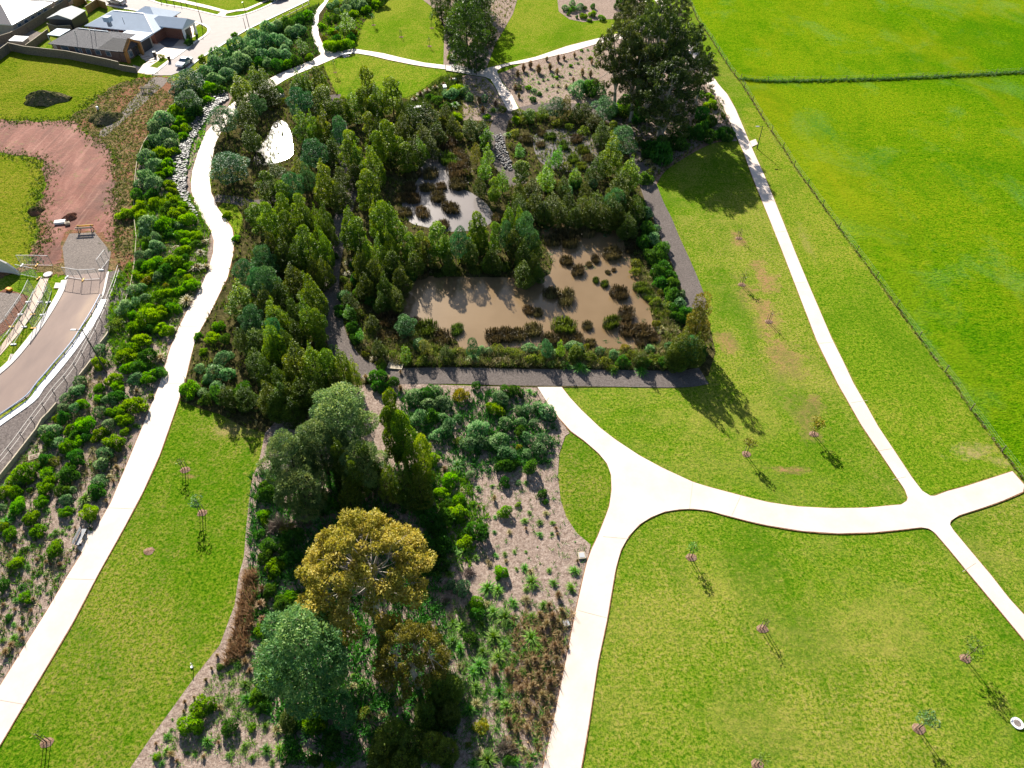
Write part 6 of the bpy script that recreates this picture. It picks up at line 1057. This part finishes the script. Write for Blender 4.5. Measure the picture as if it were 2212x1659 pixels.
box_thing('white_marker', 212, 237, .35, .3, .6, 'white', 'small white utility marker beside the smaller spoil heap', 'marker')
# vehicles
def car(x, y, rz, lab, mat, kind='car'):
    p = P(x, y); root = empty('parked_car' if kind == 'car' else 'pickup_truck', (p.x, p.y, .07), rz); tag(root, lab, 'car' if kind == 'car' else 'pickup truck')
    Lc = 4.4 if kind == 'car' else 5.2; hw = .9
    prof = [(-Lc/2, .35), (-Lc/2, .8), (-Lc/2+.25, .93), (-Lc/2+3.1, .97), (Lc/2-.3, .82), (Lc/2, .7), (Lc/2, .35)]
    mb = MB(); n = len(prof); vs = [(u, -hw*(1 if 0 < i < 5 else .93), z) for i, (u, z) in enumerate(prof)]+[(u, hw*(1 if 0 < i < 5 else .93), z) for i, (u, z) in enumerate(prof)]
    mb.add(vs, [tuple(range(n)), tuple(range(2*n-1, n-1, -1))]+[(i, i+n, (i+1) % n+n, (i+1) % n) for i in range(n)]); mb.build('body', mat, root)
    c0, c1 = (-Lc/2+.7, Lc/2-1.3) if kind == 'car' else (-.3, Lc/2-1.3); r0, r1 = (c0+.5, c1-.75) if kind == 'car' else (c0+.15, c1-.7); zt = 1.45 if kind == 'car' else 1.65
    mb = MB(); mb.add([(c0, -.82, .95), (c1, -.82, .95), (c1, .82, .95), (c0, .82, .95), (r0, -.66, zt-.05), (r1, -.66, zt-.05), (r1, .66, zt-.05), (r0, .66, zt-.05)], [(0, 1, 5, 4), (1, 2, 6, 5), (2, 3, 7, 6), (3, 0, 4, 7), (4, 5, 6, 7)]); mb.build('windows', M['glass'], root)
    mb = MB(); mb.add([(r0-.03, -.68, zt-.045), (r1+.03, -.68, zt-.045), (r1+.03, .68, zt-.045), (r0-.03, .68, zt-.045), (r0+.1, -.56, zt+.03), (r1-.1, -.56, zt+.03), (r1-.1, .56, zt+.03), (r0+.1, .56, zt+.03)], [(0, 1, 5, 4), (1, 2, 6, 5), (2, 3, 7, 6), (3, 0, 4, 7), (4, 5, 6, 7)]); mb.build('roof', mat, root)
    for u in (-Lc/2+.85, Lc/2-.85):
        for s in (-1, 1):
            t = MB(); t.tube([(u, s*.72, .33), (u, s*.93, .33)], [.34, .34], 14); wh = t.build('wheel', M['black'], root); t = MB(); t.tube([(u, s*.925, .33), (u, s*.945, .33)], [.18, .18], 10); t.build('rim', M['galv'], wh)
    for s in (-1, 1):
        t = MB(); t.box(Lc/2-.03, Lc/2+.02, s*.62-.16, s*.62+.16, .58, .7); t.build('headlight', M['galv'], root); t = MB(); t.box(-Lc/2-.02, -Lc/2+.03, s*.7-.1, s*.7+.1, .62, .8); t.build('tail_light', M['orange'], root)
    if kind != 'car':
        t = MB(); t.box(-Lc/2-.05, -.45, -.95, .95, .9, .98)
        for (a0, a1, b0, b1) in ((-Lc/2-.05, -.45, -.95, -.9), (-Lc/2-.05, -.45, .9, .95), (-Lc/2-.05, -Lc/2, -.9, .9), (-.5, -.45, -.9, .9)): t.box(a0, a1, b0, b1, .985, 1.25)
        t.build('tray', M['galv'], root)
cw = plain('car_paint_silver', (.5, .55, .62), .25, .6, .3, .03); cg = plain('car_paint_grey', (.18, .22, .28), .25, .6, .3, .03); cb = plain('car_paint_blue', (.45, .6, .8), .25, .6, .2, .03)
d = P(437, 125)-P(407, 147); car(400, 141, math.atan2(d.y, d.x)+math.pi, 'silver car parked at the lower end of the upper street', cw)
d = P(234, 11)-P(300, 23); car(254, 9, math.atan2(d.y, d.x), 'pale silver pickup truck on the street behind the house', cw, 'ute')
car(568, -2, 2.6, 'light blue car cut by the top edge of the photo', cb); car(603, 0, .5, 'dark grey car at the kerb cut by the top edge', cg)

# ------------------------------------------------------------------ labels: each plant by kind, size, place and order from the left
ZN = [(110, 940, 'beside the sleeper wall'), (60, 1090, 'in the left bed above the bench'), (200, 1120, 'by the steel bench'), (50, 1260, 'in the left bed below the bench'), (60, 1400, 'in the lowest corner of the left bed'), (250, 900, 'between the sleeper wall and left path'), (170, 990, 'in the middle of the left bed'),
 (250, 780, 'below the pipe handrail'), (330, 700, 'left of the path bend'), (390, 620, 'on the inside of the path bend'), (320, 560, 'between dirt and path bend'), (400, 520, 'just left of the path bend'), (330, 460, 'below the rock channel'), (330, 350, 'left of the rock channel'), (400, 250, 'at the top of the rock channel'), (430, 170, 'at the lower street end'), (480, 120, 'beside the rail of the upper street'), (560, 120, 'in the hedge below the upper street'), (640, 80, 'in the hedge left of the upper path'), (730, 50, 'left of the round lawn'), (780, 80, 'in the bed corner at the round lawn'),
 (380, 100, 'in the house front garden'), (480, 290, 'left of the dark pond'), (480, 350, 'beside the left path under the dark pond'), (560, 230, 'above the dark pond'), (640, 200, 'below the upper path'), (690, 250, 'right of the dark pond'), (680, 350, 'below right of the dark pond'), (600, 400, 'below the dark pond'), (560, 470, 'right of the path bend'), (640, 470, 'in the upper left wood'), (700, 500, 'left of the shaded gravel path'), (560, 580, 'beside the path in the left wood'), (640, 600, 'in the middle of the left wood'), (580, 700, 'in the lower left wood'), (670, 740, 'beside the gravel bend'), (480, 760, 'right of the left path below the wood'), (460, 850, 'at the top of the strip lawn'), (620, 830, 'at the left wood foot'),
 (790, 190, 'on the small triangular lawn edge'), (820, 260, 'in the wood above the ponds'), (870, 230, 'beside the ditch'), (900, 300, 'behind the upper pond'), (800, 350, 'in the wood left of the upper pond'), (760, 430, 'right of the shaded gravel path'), (830, 470, 'left of the upper pond end'), (950, 400, 'in the upper pond'), (960, 470, 'at the upper pond foot'), (1010, 350, 'right of the upper pond'), (900, 530, 'on the inter-pond strip, left'), (1010, 550, 'on the inter-pond strip, middle'), (1110, 500, 'on the inter-pond strip, right'), (1100, 600, 'on the bank above the muddy pond'), (840, 580, 'on the muddy bank, upper left'), (760, 640, 'left of the muddy pond'), (800, 740, 'at the gravel bend below the muddy pond'), (900, 720, 'at the pond, lower left'), (980, 770, 'in the pond hedge corner'),
 (1160, 730, 'at the lower pond shore'), (1220, 640, 'in the middle of the muddy pond'), (1250, 520, 'at the top of the muddy pond'), (1330, 560, 'in the pond, upper right'), (1340, 690, 'in the pond, lower right'), (1130, 775, 'in the pond hedge, left'), (1250, 780, 'in the pond hedge, middle'), (1370, 780, 'in the pond hedge, right'), (1510, 730, 'at the gravel path corner'), (1430, 660, 'low on the right gravel path'), (1410, 560, 'halfway down the right gravel path'), (1380, 470, 'atop the right gravel path'), (1180, 440, 'left in the belt above the pond'), (1300, 440, 'right in the belt above the pond'),
 (1060, 330, 'left of the small round pond'), (1120, 380, 'at the lower left of the round pond'), (1220, 320, 'in the round pond'), (1220, 390, 'below the round pond'), (1180, 240, 'above the round pond'), (1320, 310, 'right of the round pond'), (1340, 390, 'below right of the round pond'), (1290, 200, 'left of the big gum stand'), (1430, 290, 'under the big gum stand'), (1540, 260, 'beside the right path bend'), (1120, 160, 'first in the upper right bed'), (1200, 170, 'in the upper right bed'), (1270, 130, 'far in the upper right bed'), (1000, 200, 'right of the ditch'), (1050, 230, 'left of the short concrete spur'), (1000, 80, 'at the casuarina stand'), (1080, 20, 'at the top edge beside the casuarinas'), (1270, 30, 'in the bed at the top centre'),
 (700, 870, 'at the top of the centre bed'), (620, 900, 'left under the wood edge'), (850, 850, 'below the gravel path in the centre bed'), (830, 960, 'above the golden gum'), (740, 1000, 'between the wattles'), (600, 1090, 'left of the golden gum'), (570, 1180, 'beside the strip lawn'), (930, 870, 'in the upper left shrub group'), (970, 950, 'in the middle shrub group'), (1060, 880, 'in the upper middle centre bed'), (1110, 960, 'in the right shrub group'), (1170, 900, 'at the top corner of the right path fork'), (1000, 1060, 'below the middle shrub group'), (1090, 1090, 'in the open mulch'), (1180, 1090, 'beside the small lawn'), (960, 1160, 'right of the golden gum'), (1040, 1190, 'low in the open mulch'), (1150, 1200, 'at the narrow bed tip'), (1230, 1250, 'beside the centre path'), (1140, 1290, 'in the tussock field top'), (1050, 1280, 'right of the olive gum'), (1020, 1370, 'in the tussock field left'), (1120, 1380, 'in the tussock field middle'), (1200, 1340, 'in the brown sedges'), (1190, 1450, 'in the sedges by the centre path'), (1110, 1500, 'low in the tussock field'), (1150, 1610, 'at the bottom edge by the centre path'), (1050, 1600, 'at the bottom edge right of the gums'), (930, 1520, 'in the shade below the olive gum'), (850, 1600, 'at the bottom edge under the gums'), (790, 1480, 'at the foot of the white trunk'), (700, 1540, 'below the pale wattle'), (620, 1330, 'above the pale wattle'), (560, 1480, 'left of the pale wattle'), (530, 1330, 'in the sedge strip beside the lawn'), (480, 1430, 'at the lawn corner'), (430, 1540, 'in the lower left mulch'), (500, 1590, 'in the lower mulch'), (610, 1620, 'at the bottom edge of the mulch'), (370, 1630, 'at the bottom left of the mulch'), (350, 1180, 'on the strip lawn')]
ORD = ['', 'second', 'third', 'fourth', 'fifth', 'sixth', 'seventh', 'eighth', 'ninth', 'tenth', 'eleventh', 'twelfth']
def words(s): return len(s.split())
buckets = {}
for it in PLANTS:
    o, what, cat, grp, x, y, size = it
    z = min(ZN, key=lambda q: (q[0]-x)**2+(1.3*(q[1]-y))**2)[2]
    buckets.setdefault((what, z), []).append(it)
for (what, z), its in buckets.items():
    if len(its) > 4:                                # size words set the large ones apart
        its.sort(key=lambda i: -i[6]); half = len(its)//2; sets = [('larger ', its[:half]), ('smaller ', its[half:])]
    else: sets = [('', its)]
    for pre, ss in sets:
        ss.sort(key=lambda i: i[4]); n = len(ss)
        for k, (o, w_, cat, grp, x, y, size) in enumerate(ss):
            base = pre+what+' '+z
            if n == 1: lab = base
            elif n == 2: lab = ('left ' if k == 0 else 'right ')+'one of two: '+base
            elif k == 0: lab = 'leftmost '+base
            elif k == n-1: lab = 'rightmost '+base
            elif k < 11: lab = ORD[k]+' from left, '+base
            else: lab = base+', towards the right'
            tag(o, lab, cat, grp)
            if words(lab) > 16: print('LONG', lab)
